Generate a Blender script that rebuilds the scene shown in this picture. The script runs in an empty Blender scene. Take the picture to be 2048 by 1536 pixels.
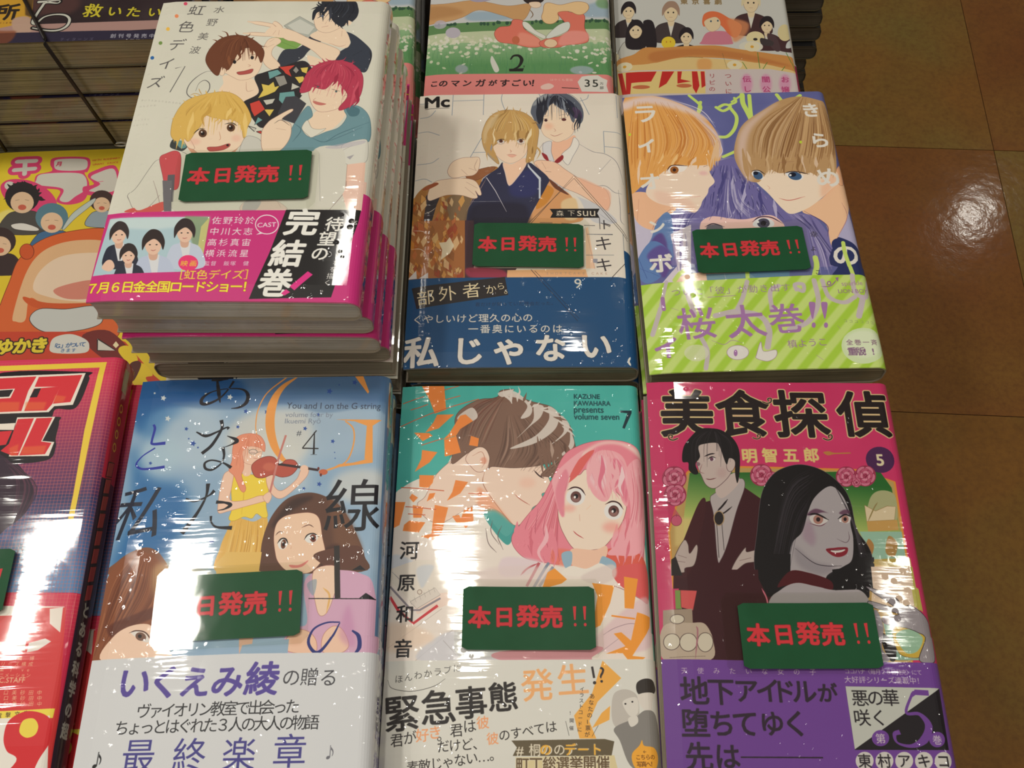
import bpy, bmesh, math, random
import numpy as np
from mathutils import Matrix, Vector

# ---------------------------------------------------------------- camera
FPX, PITCH, ROLL = 2031.152, 0.4985496, -0.0318765
CAM = np.array([0.0, 0.0, 1.2])
_fw = np.array([0, math.sin(PITCH), -math.cos(PITCH)])
_r0 = np.array([1.0, 0, 0]); _u0 = np.cross(_r0, _fw)
_c, _s = math.cos(ROLL), math.sin(ROLL)
CR = _c * _r0 + _s * _u0
CU = -_s * _r0 + _c * _u0
scene = bpy.context.scene
col = scene.collection
cd = bpy.data.cameras.new('camera')
cd.sensor_width = 36.0
cd.lens = FPX / 2048 * 36.0
cd.clip_start = 0.01
cam = bpy.data.objects.new('camera', cd)
col.objects.link(cam)
cam.matrix_world = Matrix(((CR[0], CU[0], -_fw[0], 0), (CR[1], CU[1], -_fw[1], 0), (CR[2], CU[2], -_fw[2], 1.2), (0, 0, 0, 1)))
scene.camera = cam

def at(px, py, z):
    """photo pixel -> point on the horizontal plane at height z"""
    px = np.asarray(px, float); py = np.asarray(py, float)
    d = _fw[None] + CR[None] * ((px.ravel()[:, None] - 1024) / FPX) + CU[None] * ((768 - py.ravel()[:, None]) / FPX)
    return CAM[None] + d * ((z - 1.2) / d[:, 2:3])

# ---------------------------------------------------------------- world, lamps, exposure
world = bpy.data.worlds.new('world'); scene.world = world
world.use_nodes = True
world.node_tree.nodes['Background'].inputs[0].default_value = (1.0, 0.93, 0.80, 1)
world.node_tree.nodes['Background'].inputs[1].default_value = 0.42
CEIL = 2.75
def lamp(name, px, py, zs, sx, sy, power, rough_dir=True, colr=(1.0, 0.96, 0.86)):
    """a ceiling lamp placed where the room mirrors it in the wrapped covers"""
    p = at([px], [py], zs)[0]
    d = p - CAM
    d = np.array([d[0], d[1], -d[2]])
    q = p + d * ((CEIL - zs) / d[2])
    l = bpy.data.lights.new(name, 'AREA'); l.shape = 'RECTANGLE'; l.size = sx; l.size_y = sy
    l.energy = power; l.color = colr
    o = bpy.data.objects.new(name, l); o.location = q
    col.objects.link(o)
    return o
lamp('ceiling_lamp', 100, 1170, .795, .06, .28, 7)
lamp('ceiling_lamp', 352, 1205, .80, .11, .34, 14)
lamp('ceiling_lamp', 905, 1175, .774, .09, .30, 11)
lamp('ceiling_lamp', 1835, 1200, .783, .02, .24, 1.1)
lamp('ceiling_lamp', 1345, 540, .7815, .03, .24, 2.2)
lamp('ceiling_lamp', 1185, 700, .779, .05, .06, 1.4)
lamp('ceiling_lamp', 742, 500, .854, .025, .3, 1.6)
for _x, _y in ((-.9, -.35), (.35, -.5), (1.3, .2), (-1.5, .9)):  # extra off-frame lamps, added to make the film puckers sparkle
    _q = bpy.data.lights.new('ceiling_lamp', 'AREA'); _q.shape = 'SQUARE'; _q.size = .10; _q.energy = 4; _q.color = (1, .96, .86)
    _p = bpy.data.objects.new('ceiling_lamp', _q); _p.location = (_x, _y, CEIL); col.objects.link(_p)
lamp('ceiling_lamp', 1945, 430, 0.0, .08, .10, 4)
_l = bpy.data.lights.new('fill_panel', 'AREA'); _l.shape = 'RECTANGLE'; _l.size = 1.6; _l.size_y = 1.2; _l.energy = 34; _l.color = (1, .93, .82)  # added fill light, softens shadows and lifts the front page edges
_o = bpy.data.objects.new('fill_panel', _l); _o.location = (-.6, -.9, CEIL); _o.rotation_euler = (math.radians(-22), math.radians(-12), 0); col.objects.link(_o)

vs = scene.view_settings
vs.view_transform = 'Standard'; vs.look = 'None'; vs.gamma = 1.0; vs.use_curve_mapping = False
vs.exposure = -0.74
# ---------------------------------------------------------------- printing press: flat print for the covers
PPM = 6600.0
_glyphs = {}
_fc = bpy.data.curves.new('type', 'FONT'); _fc.fill_mode = 'NONE'; _fc.resolution_u = 3
_fo = bpy.data.objects.new('type', _fc); col.objects.link(_fo)

def glyph_edges(s):
    if s not in _glyphs:
        _fc.body = s
        _fo.update_tag(); dg = bpy.context.evaluated_depsgraph_get(); dg.update()
        oe = _fo.evaluated_get(dg); m = oe.to_mesh()
        n = len(m.vertices); co = np.zeros(n * 3); m.vertices.foreach_get('co', co)
        ed = np.zeros(len(m.edges) * 2, int); m.edges.foreach_get('vertices', ed)
        co = co.reshape(-1, 3)[:, :2]
        e = ed.reshape(-1, 2)
        _glyphs[s] = np.concatenate([co[e[:, 0]], co[e[:, 1]]], 1) if n else np.zeros((0, 4))
        oe.to_mesh_clear()
    return _glyphs[s]

def spline(pts, closed=True, n=6):
    p = np.asarray(pts, float)
    if closed:
        q = np.concatenate([p[-1:], p, p[:2]])
    else:
        q = np.concatenate([2 * p[:1] - p[1:2], p, 2 * p[-1:] - p[-2:-1]])
    t = np.linspace(0, 1, n, endpoint=False)[:, None]
    out = []
    for i in range(1, len(q) - 2):
        a, b, c, d = q[i - 1], q[i], q[i + 1], q[i + 2]
        out.append(.5 * (2 * b + (c - a) * t + (2 * a - 5 * b + 4 * c - d) * t * t + (-a + 3 * b - 3 * c + d) * t ** 3))
    out = np.concatenate(out)
    if not closed: out = np.concatenate([out, p[-1:]])
    return out

def pp(s):
    if isinstance(s, str):
        return np.array([[float(v) for v in t.split(',')] for t in s.split()])
    return np.asarray(s, float)

def coverage(E, x0, y0, W, H, SS=4):
    """even-odd area coverage of the outline edges E (N,4) on a W x H window"""
    xa, ya, xb, yb = E[:, 0] - x0, (E[:, 1] - y0) * SS, E[:, 2] - x0, (E[:, 3] - y0) * SS
    sw = ya > yb
    xa, xb = np.where(sw, xb, xa), np.where(sw, xa, xb)
    ya, yb = np.where(sw, yb, ya), np.where(sw, ya, yb)
    k0 = np.clip(np.ceil(ya - .5), 0, H * SS).astype(int); k1 = np.clip(np.ceil(yb - .5), 0, H * SS).astype(int)
    n = np.maximum(k1 - k0, 0)
    tot = int(n.sum())
    if tot == 0: return np.zeros((H, W), np.float32)
    idx = np.repeat(np.arange(len(n)), n)
    off = np.arange(tot) - np.repeat(np.cumsum(n) - n, n)
    row = k0[idx] + off
    t = (row + .5 - ya[idx]) / np.maximum(yb - ya, 1e-9)[idx]
    x = np.clip(xa[idx] + (xb - xa)[idx] * t, 0, W - 1e-3)
    o = np.lexsort((x, row)); row = row[o]; x = x[o]
    st = np.r_[True, row[1:] != row[:-1]]
    pos = np.arange(tot) - np.maximum.accumulate(np.where(st, np.arange(tot), 0))
    sg = np.where(pos % 2 == 0, 1.0, -1.0)
    xi = x.astype(int); fr = x - xi
    D = np.bincount(row * (W + 2) + xi, sg * (1 - fr), H * SS * (W + 2)) + np.bincount(row * (W + 2) + xi + 1, sg * fr, H * SS * (W + 2))
    D = np.cumsum(D.reshape(H * SS, W + 2), 1)[:, :W]
    return np.clip(D.reshape(H, SS, W).mean(1), 0, 1).astype(np.float32)

def boxblur(a, r):
    r = int(max(1, r))
    for _ in range(2):
        for ax in (0, 1):
            p = np.pad(a, [(r + 1, r) if i == ax else (0, 0) for i in (0, 1)], mode='edge')
            c = np.cumsum(p, ax)
            k = 2 * r + 1
            a = (c[k:] - c[:-k]) / k if ax == 0 else (c[:, k:] - c[:, :-k]) / k
    return a

def dilate(a, r):
    p = int(math.ceil(r)); b = np.pad(a, p); out = a.copy(); h, w = a.shape
    for dy in range(-p, p + 1):
        for dx in range(-p, p + 1):
            d = math.hypot(dx, dy)
            if 0 < d < r + .7:
                k = min(1.0, r + .7 - d)
                np.maximum(out, b[p + dy:p + dy + h, p + dx:p + dx + w] * k, out=out)
    return out

class Print:
    """one printed sheet; art is given in photo pixels (or in crops of it) and laid on the
    sheet through the book's own position in the room, so it ends up at true size on it"""
    def __init__(self, name, w, h, pose, base, extra=.03):
        self.w, self.h = w, h
        self.name = name
        self.x, self.y, self.z, self.a = pose
        self.W = int((w + extra) * PPM); self.H = int(h * PPM)
        self.im = np.empty((self.H, self.W, 3), np.float32); self.im[:] = base
        self.rng = np.random.default_rng(len(name) * 7 + 1)
        self.o = (0, 0, 1.0); self.mmode = False
    def use(self, ox, oy, s): self.o = (ox, oy, s); self.mmode = False; return self
    def mm(self): self.mmode = True; return self
    def tx(self, pts):
        p = pp(pts).reshape(-1, 2)
        if self.mmode: return p * (PPM / 1000)
        q = at(self.o[0] + p[:, 0] * self.o[2], self.o[1] + p[:, 1] * self.o[2], self.z)
        d = q[:, :2] - [self.x, self.y]
        c, s = math.cos(-self.a), math.sin(-self.a)
        u = d[:, 0] * c - d[:, 1] * s + self.w / 2
        v = self.h / 2 - (d[:, 0] * s + d[:, 1] * c)
        return np.stack([u, v], 1) * PPM
    def sc(self, p):
        """local scale: texture px per drawing unit, measured along the rows"""
        p = pp(p).reshape(-1, 2)[:1]
        a, b = self.tx(np.concatenate([p - [4, 0], p + [4, 0]]))
        return float(np.hypot(*(b - a))) / 8
    def paint(self, E, c, a=1.0, blur=0, grow=0, clip=None):
        if len(E) == 0: return
        pad = int(blur * 2 + grow + 2)
        x0 = int(max(0, math.floor(min(E[:, 0].min(), E[:, 2].min())) - pad)); x1 = int(min(self.W, math.ceil(max(E[:, 0].max(), E[:, 2].max())) + pad))
        y0 = int(max(0, math.floor(min(E[:, 1].min(), E[:, 3].min())) - pad)); y1 = int(min(self.H, math.ceil(max(E[:, 1].max(), E[:, 3].max())) + pad))
        if x1 <= x0 or y1 <= y0: return
        m = coverage(E, x0, y0, x1 - x0, y1 - y0)
        if grow: m = dilate(m, grow)
        if blur: m = boxblur(m, blur)
        self.mix(m, x0, y0, x1, y1, c, a)
    def mix(self, m, x0, y0, x1, y1, c, a=1.0):
        if getattr(self, 'mask', None) is not None: m = m * self.mask[y0:y1, x0:x1]
        m = (m * a)[..., None]
        v = self.im[y0:y1, x0:x1]
        if isinstance(c, tuple) and c[0] == 'g':
            p0, p1 = self.tx([c[1], c[3]])
            d = p1 - p0; yy, xx = np.mgrid[y0:y1, x0:x1]
            t = np.clip(((xx - p0[0]) * d[0] + (yy - p0[1]) * d[1]) / (d @ d), 0, 1)[..., None]
            cc = np.array(c[2], np.float32) * (1 - t) + np.array(c[4], np.float32) * t
        else:
            cc = np.array(c, np.float32)
        v += (cc - v) * m
    def p(self, pts, c, a=1.0, s=1, blur=0, line=None, lw=2.5):
        q = pp(pts)
        if s: q = spline(q, True)
        t = self.tx(q)
        self.paint(np.concatenate([t, np.roll(t, -1, 0)], 1), c, a, blur * self.sc(q))
        if line is not None:
            self.l(np.concatenate([q, q[:1]]), line, lw, s=0, taper=0)
        return self
    def q(self, pts, c, a=1.0, **k): return self.p(pts, c, a, s=0, **k)
    def l(self, pts, c, w=3, a=1.0, s=1, taper=1, cap=0):
        q = pp(pts)
        if s and len(q) > 2: q = spline(q, False)
        t = self.tx(q); k = self.sc(q)
        if len(t) < 2: return self
        d = np.gradient(t, axis=0); d /= np.maximum(np.hypot(d[:, 0], d[:, 1]), 1e-6)[:, None]
        n = np.stack([-d[:, 1], d[:, 0]], 1)
        u = np.linspace(0, 1, len(t))
        ww = np.full(len(t), 1.0) if not taper else np.clip(np.minimum(u, 1 - u) * 5, .25, 1)
        if not np.isscalar(w):
            ww = np.interp(u, np.linspace(0, 1, len(w)), w)
        else: ww = ww * w
        ww = np.maximum(ww * k / 2, .45)[:, None]
        L, R = t + n * ww, t - n * ww
        if cap:
            th = np.linspace(0, 2 * np.pi, 17)[:-1]; ci = np.stack([np.cos(th), np.sin(th)], 1)
            self.strokeunion([np.concatenate([L, R[::-1]])] + [t[0] + ci * ww[0], t[-1] + ci * ww[-1]] + [t[i] + ci * ww[i] for i in range(0, len(t), 3)], c, a)
        else:
            o = np.concatenate([L, R[::-1]])
            self.paint(np.concatenate([o, np.roll(o, -1, 0)], 1), c, a)
        return self
    def strokeunion(self, polys, c, a):
        al = np.concatenate(polys)
        x0 = int(max(0, al[:, 0].min() - 2)); x1 = int(min(self.W, al[:, 0].max() + 2)); y0 = int(max(0, al[:, 1].min() - 2)); y1 = int(min(self.H, al[:, 1].max() + 2))
        if x1 <= x0 or y1 <= y0: return
        m = np.zeros((y1 - y0, x1 - x0), np.float32)
        for o in polys:
            E = np.concatenate([o, np.roll(o, -1, 0)], 1)
            bx0 = int(max(x0, o[:, 0].min() - 1)); bx1 = int(min(x1, o[:, 0].max() + 2)); by0 = int(max(y0, o[:, 1].min() - 1)); by1 = int(min(y1, o[:, 1].max() + 2))
            if bx1 <= bx0 or by1 <= by0: continue
            s = m[by0 - y0:by1 - y0, bx0 - x0:bx1 - x0]
            np.maximum(s, coverage(E, bx0, by0, bx1 - bx0, by1 - by0), out=s)
        self.mix(m, x0, y0, x1, y1, c, a)
    def e(self, x, y, rx, ry, c, a=1.0, ang=0, blur=0, line=None, lw=2.5):
        th = np.linspace(0, 2 * np.pi, 25)[:-1]; g = math.radians(ang)
        X = rx * np.cos(th); Y = ry * np.sin(th)
        return self.p(np.stack([x + X * math.cos(g) - Y * math.sin(g), y + X * math.sin(g) + Y * math.cos(g)], 1), c, a, s=0, blur=blur, line=line, lw=lw)
    def ch(self, s, x, y, size, c, a=1.0, rot=0, bold=0, asp=1.0, skew=0, out=None, ow=0, latin=0):
        """one character, centred on x, y, em size in drawing units"""
        E = glyph_edges(s)
        if len(E) == 0: return self
        P = E.reshape(-1, 2) - ([.5, .38] if not latin else [(E[:, [0, 2]].min() + E[:, [0, 2]].max()) / 2, .35])
        k = self.sc([[x, y]]); S = size * k
        P = P * [S, -S * asp]
        P[:, 0] -= P[:, 1] * skew
        g = math.radians(rot); P = P @ np.array([[math.cos(g), math.sin(g)], [-math.sin(g), math.cos(g)]])
        P = P + self.tx([[x, y]])[0]
        E = P.reshape(-1, 4)
        if out is not None: self.paint(E, out, a, 0, grow=(ow + bold) * k)
        self.paint(E, c, a, 0, grow=bold * k)
        return self
    def t(self, s, x0, y0, x1, y1, size, c, **k):
        """characters with centres spread evenly from x0,y0 to x1,y1"""
        n = len(s)
        for i, h in enumerate(s):
            if h in ' \u3000': continue
            f = i / max(1, n - 1)
            self.ch(h, x0 + (x1 - x0) * f, y0 + (y1 - y0) * f, size, c, **k)
        return self
    def tl(self, s, x0, y0, x1, y1, c, a=1.0, bold=0, asp=1.0, out=None, ow=0, skew=0):
        """a latin line whose ink runs from x0,y0 to x1,y1 on its base line"""
        E = glyph_edges(s)
        P = E.reshape(-1, 2); mn = P[:, 0].min(); wd = P[:, 0].max() - mn
        A, B = self.tx([[x0, y0], [x1, y1]]); d = B - A; S = np.hypot(*d) / wd
        X = (P[:, 0] - mn) * S; Y = P[:, 1] * S * asp
        u = d / np.hypot(*d); n = np.array([u[1], -u[0]])
        Q = A + X[:, None] * u + Y[:, None] * (n + u * skew)
        k = self.sc([[x0, y0]])
        if out is not None: self.paint(Q.reshape(-1, 4), out, a, 0, grow=(ow + bold) * k)
        self.paint(Q.reshape(-1, 4), c, a, 0, grow=bold * k)
        return self
    def hair(self, A, B, n, cols, w=3, a=.55, j=.02):
        """tapered strands between two guide curves"""
        A = spline(pp(A), False, 5); B = spline(pp(B), False, 5)
        m = min(len(A), len(B)); A = A[np.linspace(0, len(A) - 1, m).astype(int)]; B = B[np.linspace(0, len(B) - 1, m).astype(int)]
        for i in range(n):
            f = self.rng.random(); f2 = np.clip(f + self.rng.normal() * j, 0, 1)
            ff = np.linspace(f, f2, m)[:, None]
            c = cols[self.rng.integers(len(cols))]
            q = A * (1 - ff) + B * ff
            s0 = int(self.rng.random() * m * .35); s1 = m - int(self.rng.random() * m * .35)
            if s1 - s0 > 3: self.l(q[s0:s1], c, w * (.5 + self.rng.random()), a, s=0)
        return self
    def locks(self, A, B, n, cols, w=22, a=1.0, j=.25):
        """pointed hair tips: tapered wedges from a root line A to a tip line B"""
        A = spline(pp(A), False, 8); B = spline(pp(B), False, 8)
        for i in range(n):
            f = (i + .5 + self.rng.normal() * .2) / n; g = np.clip(f + self.rng.normal() * j / n, 0, 1)
            p = A[int(np.clip(f, 0, 1) * (len(A) - 1))]; q = B[int(g * (len(B) - 1))]
            q = p + (q - p) * (.65 + .5 * self.rng.random()); m = (p + q) / 2 + (q - p)[::-1] * [-1, 1] * .12 * self.rng.normal()
            self.l(spline([p + (p - q) * .5, p, m, q], False, 6), cols[0] if i % 5 < 3 else cols[i % len(cols)], [w * .12, w * .85, w * .5, w * .05], a, s=0, taper=0)
        return self
    def eye(self, x, y, w, h, iris=(70, 45, 35), ang=0, look=0, white=(232, 230, 226), ir=.33, lid=(35, 25, 25)):
        g = math.radians(ang); R = lambda X, Y: (x + X * math.cos(g) - Y * math.sin(g), y + X * math.sin(g) + Y * math.cos(g))
        self.p([R(-w / 2, 0), R(-w * .2, -h / 2), R(w * .25, -h / 2), R(w / 2, 0), R(w * .2, h / 2), R(-w * .25, h / 2)], white)
        cx, cy = R(look * w, 0)
        self.e(cx, cy, w * ir * .8, h * .48, iris, ang=ang)
        self.e(cx, cy, w * ir * .36, h * .24, (20, 15, 18), ang=ang)
        self.e(cx - w * .07, cy - h * .18, w * .07, h * .09, (245, 245, 245))
        self.l([R(-w * .56, h * .05), R(-w * .25, -h * .48), R(w * .2, -h * .55), R(w * .58, -h * .05)], lid, max(2, h * .14))
        return self
    def noise(self, amp, scale, seed=0, tint=(1, 1, 1)):
        """watercolour unevenness of the print"""
        r = np.random.default_rng(seed); out = np.zeros((self.H, self.W), np.float32)
        for k, s in enumerate((scale, scale / 3)):
            gh, gw = int(self.H / s) + 3, int(self.W / s) + 3
            g = r.normal(size=(gh, gw)).astype(np.float32)
            yy = np.linspace(0, gh - 1.001, self.H); xx = np.linspace(0, gw - 1.001, self.W)
            yi = yy.astype(int); xi = xx.astype(int); fy = (yy - yi)[:, None]; fx = (xx - xi)[None]
            fy = fy * fy * (3 - 2 * fy); fx = fx * fx * (3 - 2 * fx)
            out += ((g[yi][:, xi] * (1 - fx) + g[yi][:, xi + 1] * fx) * (1 - fy) + (g[yi + 1][:, xi] * (1 - fx) + g[yi + 1][:, xi + 1] * fx) * fy) * (1, .6)[k]
        self.im += out[..., None] * amp * np.array(tint, np.float32)
        return self
    def image(self, gain=1.0):
        im = bpy.data.images.new(self.name, self.W, self.H)
        px = np.ones((self.H, self.W, 4), np.float32)
        px[..., :3] = np.clip(self.im * (gain / 255), 0, 1)[::-1]
        im.pixels.foreach_set(px.ravel()); im.update(); im.pack()
        return im
# ---------------------------------------------------------------- materials
def srgb(c):
    return tuple(((v / 255) / 12.92 if v / 255 <= .04045 else ((v / 255 + .055) / 1.055) ** 2.4) for v in c[:3]) + (1,)

def new_mat(name, colr=(200, 200, 200), rough=.5, coat=0.0, coat_rough=.05, spec=.4):
    m = bpy.data.materials.new(name); m.use_nodes = True
    b = m.node_tree.nodes['Principled BSDF']
    b.inputs['Base Color'].default_value = srgb(colr)
    b.inputs['Roughness'].default_value = rough
    b.inputs['Specular IOR Level'].default_value = spec
    b.inputs['Coat Weight'].default_value = coat
    b.inputs['Coat Roughness'].default_value = coat_rough
    return m, m.node_tree, b

def film(nt, b, amp=1.0, sx=16, sy=190, dots=1.0, where=(0, 0)):
    """tight clear shrink film: creases running across the book and small puckers, felt only by the clear coat"""
    N, L = nt.nodes.new, nt.links.new
    tc = N('ShaderNodeTexCoord'); oi = N('ShaderNodeObjectInfo')
    mul = N('ShaderNodeMath'); mul.operation = 'MULTIPLY'; mul.inputs[1].default_value = 7.3
    L(oi.outputs['Random'], mul.inputs[0])
    ad = N('ShaderNodeVectorMath'); ad.operation = 'ADD'
    L(tc.outputs['Object'], ad.inputs[0]); L(mul.outputs[0], ad.inputs[1])
    def noise(scale, det=2.0, rough=.5, warp=0):
        mp = N('ShaderNodeMapping'); mp.inputs['Scale'].default_value = scale
        L(ad.outputs[0], mp.inputs['Vector'])
        n = N('ShaderNodeTexNoise'); n.inputs['Scale'].default_value = 1; n.inputs['Detail'].default_value = det; n.inputs['Roughness'].default_value = rough
        n.inputs['Distortion'].default_value = warp
        L(mp.outputs[0], n.inputs['Vector']); return n.outputs['Fac']
    creases = noise((sx, sy, 90), 2.5, .55, .3)
    broad = noise((14, 22, 14), 1)
    patch = noise((17, 13, 30), 1)
    mr = N('ShaderNodeMapRange'); mr.inputs[1].default_value = .44; mr.inputs[2].default_value = .68; mr.inputs[3].default_value = .10; mr.inputs[4].default_value = 1.0
    L(patch, mr.inputs[0])
    m1 = N('ShaderNodeMath'); m1.operation = 'MULTIPLY'; L(creases, m1.inputs[0]); L(mr.outputs[0], m1.inputs[1])
    vo = N('ShaderNodeTexVoronoi'); vo.inputs['Scale'].default_value = 210; vo.feature = 'F1'
    L(ad.outputs[0], vo.inputs['Vector'])
    vr = N('ShaderNodeMapRange'); vr.inputs[1].default_value = 0.0; vr.inputs[2].default_value = .32; vr.inputs[3].default_value = 1; vr.inputs[4].default_value = 0
    vr.interpolation_type = 'SMOOTHSTEP'
    L(vo.outputs['Distance'], vr.inputs[0])
    p2 = noise((26, 20, 40), 1)
    m2r = N('ShaderNodeMapRange'); m2r.inputs[1].default_value = .46; m2r.inputs[2].default_value = .60; L(p2, m2r.inputs[0])
    m2 = N('ShaderNodeMath'); m2.operation = 'MULTIPLY'; L(vr.outputs[0], m2.inputs[0]); L(m2r.outputs[0], m2.inputs[1])
    b1 = N('ShaderNodeBump'); b1.inputs['Strength'].default_value = 1; b1.inputs['Distance'].default_value = .00032 * amp; L(m1.outputs[0], b1.inputs['Height'])
    b2 = N('ShaderNodeBump'); b2.inputs['Strength'].default_value = 1; b2.inputs['Distance'].default_value = .00055 * amp; L(broad, b2.inputs['Height']); L(b1.outputs[0], b2.inputs['Normal'])
    b3 = N('ShaderNodeBump'); b3.inputs['Strength'].default_value = 1; b3.inputs['Distance'].default_value = .00022 * dots; L(m2.outputs[0], b3.inputs['Height']); L(b2.outputs[0], b3.inputs['Normal'])
    L(b3.outputs[0], b.inputs['Coat Normal'])

def print_mat(name, img, amp=1.0, rough=.45, coat=1.0, dots=1.0, coat_rough=.045):
    m, nt, b = new_mat(name, rough=rough, coat=coat, coat_rough=coat_rough, spec=.25)
    t = nt.nodes.new('ShaderNodeTexImage'); t.image = img; t.extension = 'EXTEND'
    nt.links.new(t.outputs[0], b.inputs['Base Color'])
    if coat: film(nt, b, amp, dots=dots)
    return m

def page_mat(name, c0, c1, coat=.7):
    m, nt, b = new_mat(name, rough=.8, coat=coat, coat_rough=.12, spec=.1)
    N, L = nt.nodes.new, nt.links.new
    tc = N('ShaderNodeTexCoord'); mp = N('ShaderNodeMapping'); mp.inputs['Scale'].default_value = (10, 10, 1100)
    L(tc.outputs['Object'], mp.inputs[0])
    n = N('ShaderNodeTexNoise'); n.inputs['Scale'].default_value = 1; n.inputs['Detail'].default_value = 4; L(mp.outputs[0], n.inputs['Vector'])
    n2 = N('ShaderNodeTexNoise'); n2.inputs['Scale'].default_value = 38; n2.inputs['Detail'].default_value = 3; L(tc.outputs['Object'], n2.inputs['Vector'])
    mx = N('ShaderNodeMath'); mx.operation = 'MULTIPLY_ADD'; mx.inputs[1].default_value = .35; L(n2.outputs['Fac'], mx.inputs[0]); L(n.outputs['Fac'], mx.inputs[2])
    r = N('ShaderNodeMapRange'); r.inputs[1].default_value = .48; r.inputs[2].default_value = .86; L(mx.outputs[0], r.inputs[0])
    mix = N('ShaderNodeMix'); mix.data_type = 'RGBA'; mix.inputs[6].default_value = srgb(c0); mix.inputs[7].default_value = srgb(c1)
    L(r.outputs[0], mix.inputs[0]); L(mix.outputs[2], b.inputs['Base Color'])
    film(nt, b, 1.3, sx=120, sy=120, dots=1.4)
    bp = N('ShaderNodeBump'); bp.inputs['Distance'].default_value = .0002; L(n.outputs['Fac'], bp.inputs['Height']); L(bp.outputs[0], b.inputs['Normal'])
    return m

RIM, _, _ = new_mat('jacket_rim', (160, 148, 130), .6); RIMD, _, _ = new_mat('jacket_rim_dark', (104, 96, 74), .6)
PAGES = page_mat('page_edges', (146, 136, 118), (190, 179, 160))
PAGES_GREY = page_mat('page_edges_grey', (106, 100, 80), (160, 152, 124))
PAGES_DARK = page_mat('page_edges_dark', (74, 72, 64), (112, 108, 96))

# ---------------------------------------------------------------- helpers
def mesh_obj(name, verts, faces, mats, parent=None, uvs=None, smooth=False, fmat=None):
    me = bpy.data.meshes.new(name); me.from_pydata([tuple(map(float, v)) for v in verts], [], faces)
    if not isinstance(mats, (list, tuple)): mats = [mats]
    for m in mats: me.materials.append(m)
    if uvs is not None:
        lay = me.uv_layers.new(name='print')
        vi = np.zeros(len(me.loops), int); me.loops.foreach_get('vertex_index', vi)
        lay.data.foreach_set('uv', np.asarray(uvs, np.float32)[vi].ravel())
    if smooth: me.polygons.foreach_set('use_smooth', [True] * len(me.polygons))
    if fmat is not None: me.polygons.foreach_set('material_index', fmat)
    me.update()
    o = bpy.data.objects.new(name, me); col.objects.link(o)
    if parent is not None: o.parent = parent
    return o

def bm_obj(name, bm, mats, parent=None, smooth=False):
    me = bpy.data.meshes.new(name); bm.normal_update(); bm.to_mesh(me); bm.free()
    if not isinstance(mats, (list, tuple)): mats = [mats]
    for m in mats: me.materials.append(m)
    if smooth: me.polygons.foreach_set('use_smooth', [True] * len(me.polygons))
    o = bpy.data.objects.new(name, me); col.objects.link(o)
    if parent is not None: o.parent = parent
    return o

def box_bm(x0, x1, y0, y1, z0, z1, bev=0.0):
    bm = bmesh.new(); bmesh.ops.create_cube(bm, size=1)
    for v in bm.verts:
        v.co = Vector(((x0 + x1) / 2 + v.co.x * (x1 - x0), (y0 + y1) / 2 + v.co.y * (y1 - y0), (z0 + z1) / 2 + v.co.z * (z1 - z0)))
    if bev: bmesh.ops.bevel(bm, geom=bm.edges[:], offset=bev, segments=2, affect='EDGES', profile=.5)
    return bm

def thing(name, label, cat, loc=(0, 0, 0), rot=0.0, group=None):
    o = bpy.data.objects.new(name, None); o.empty_display_size = .02; col.objects.link(o)
    o.location = loc; o.rotation_euler = (0, 0, rot)
    o['label'] = label; o['category'] = cat
    if group: o['group'] = group
    return o

def dup(root, loc, rot, label, group=None):
    r = root.copy(); col.objects.link(r); r.location = loc; r.rotation_euler = (0, 0, rot); r['label'] = label
    if group: r['group'] = group
    for ch in list(root.children):
        c = ch.copy(); col.objects.link(c); c.parent = r
        for g in list(ch.children):
            d = g.copy(); col.objects.link(d); d.parent = c
    return r

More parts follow.
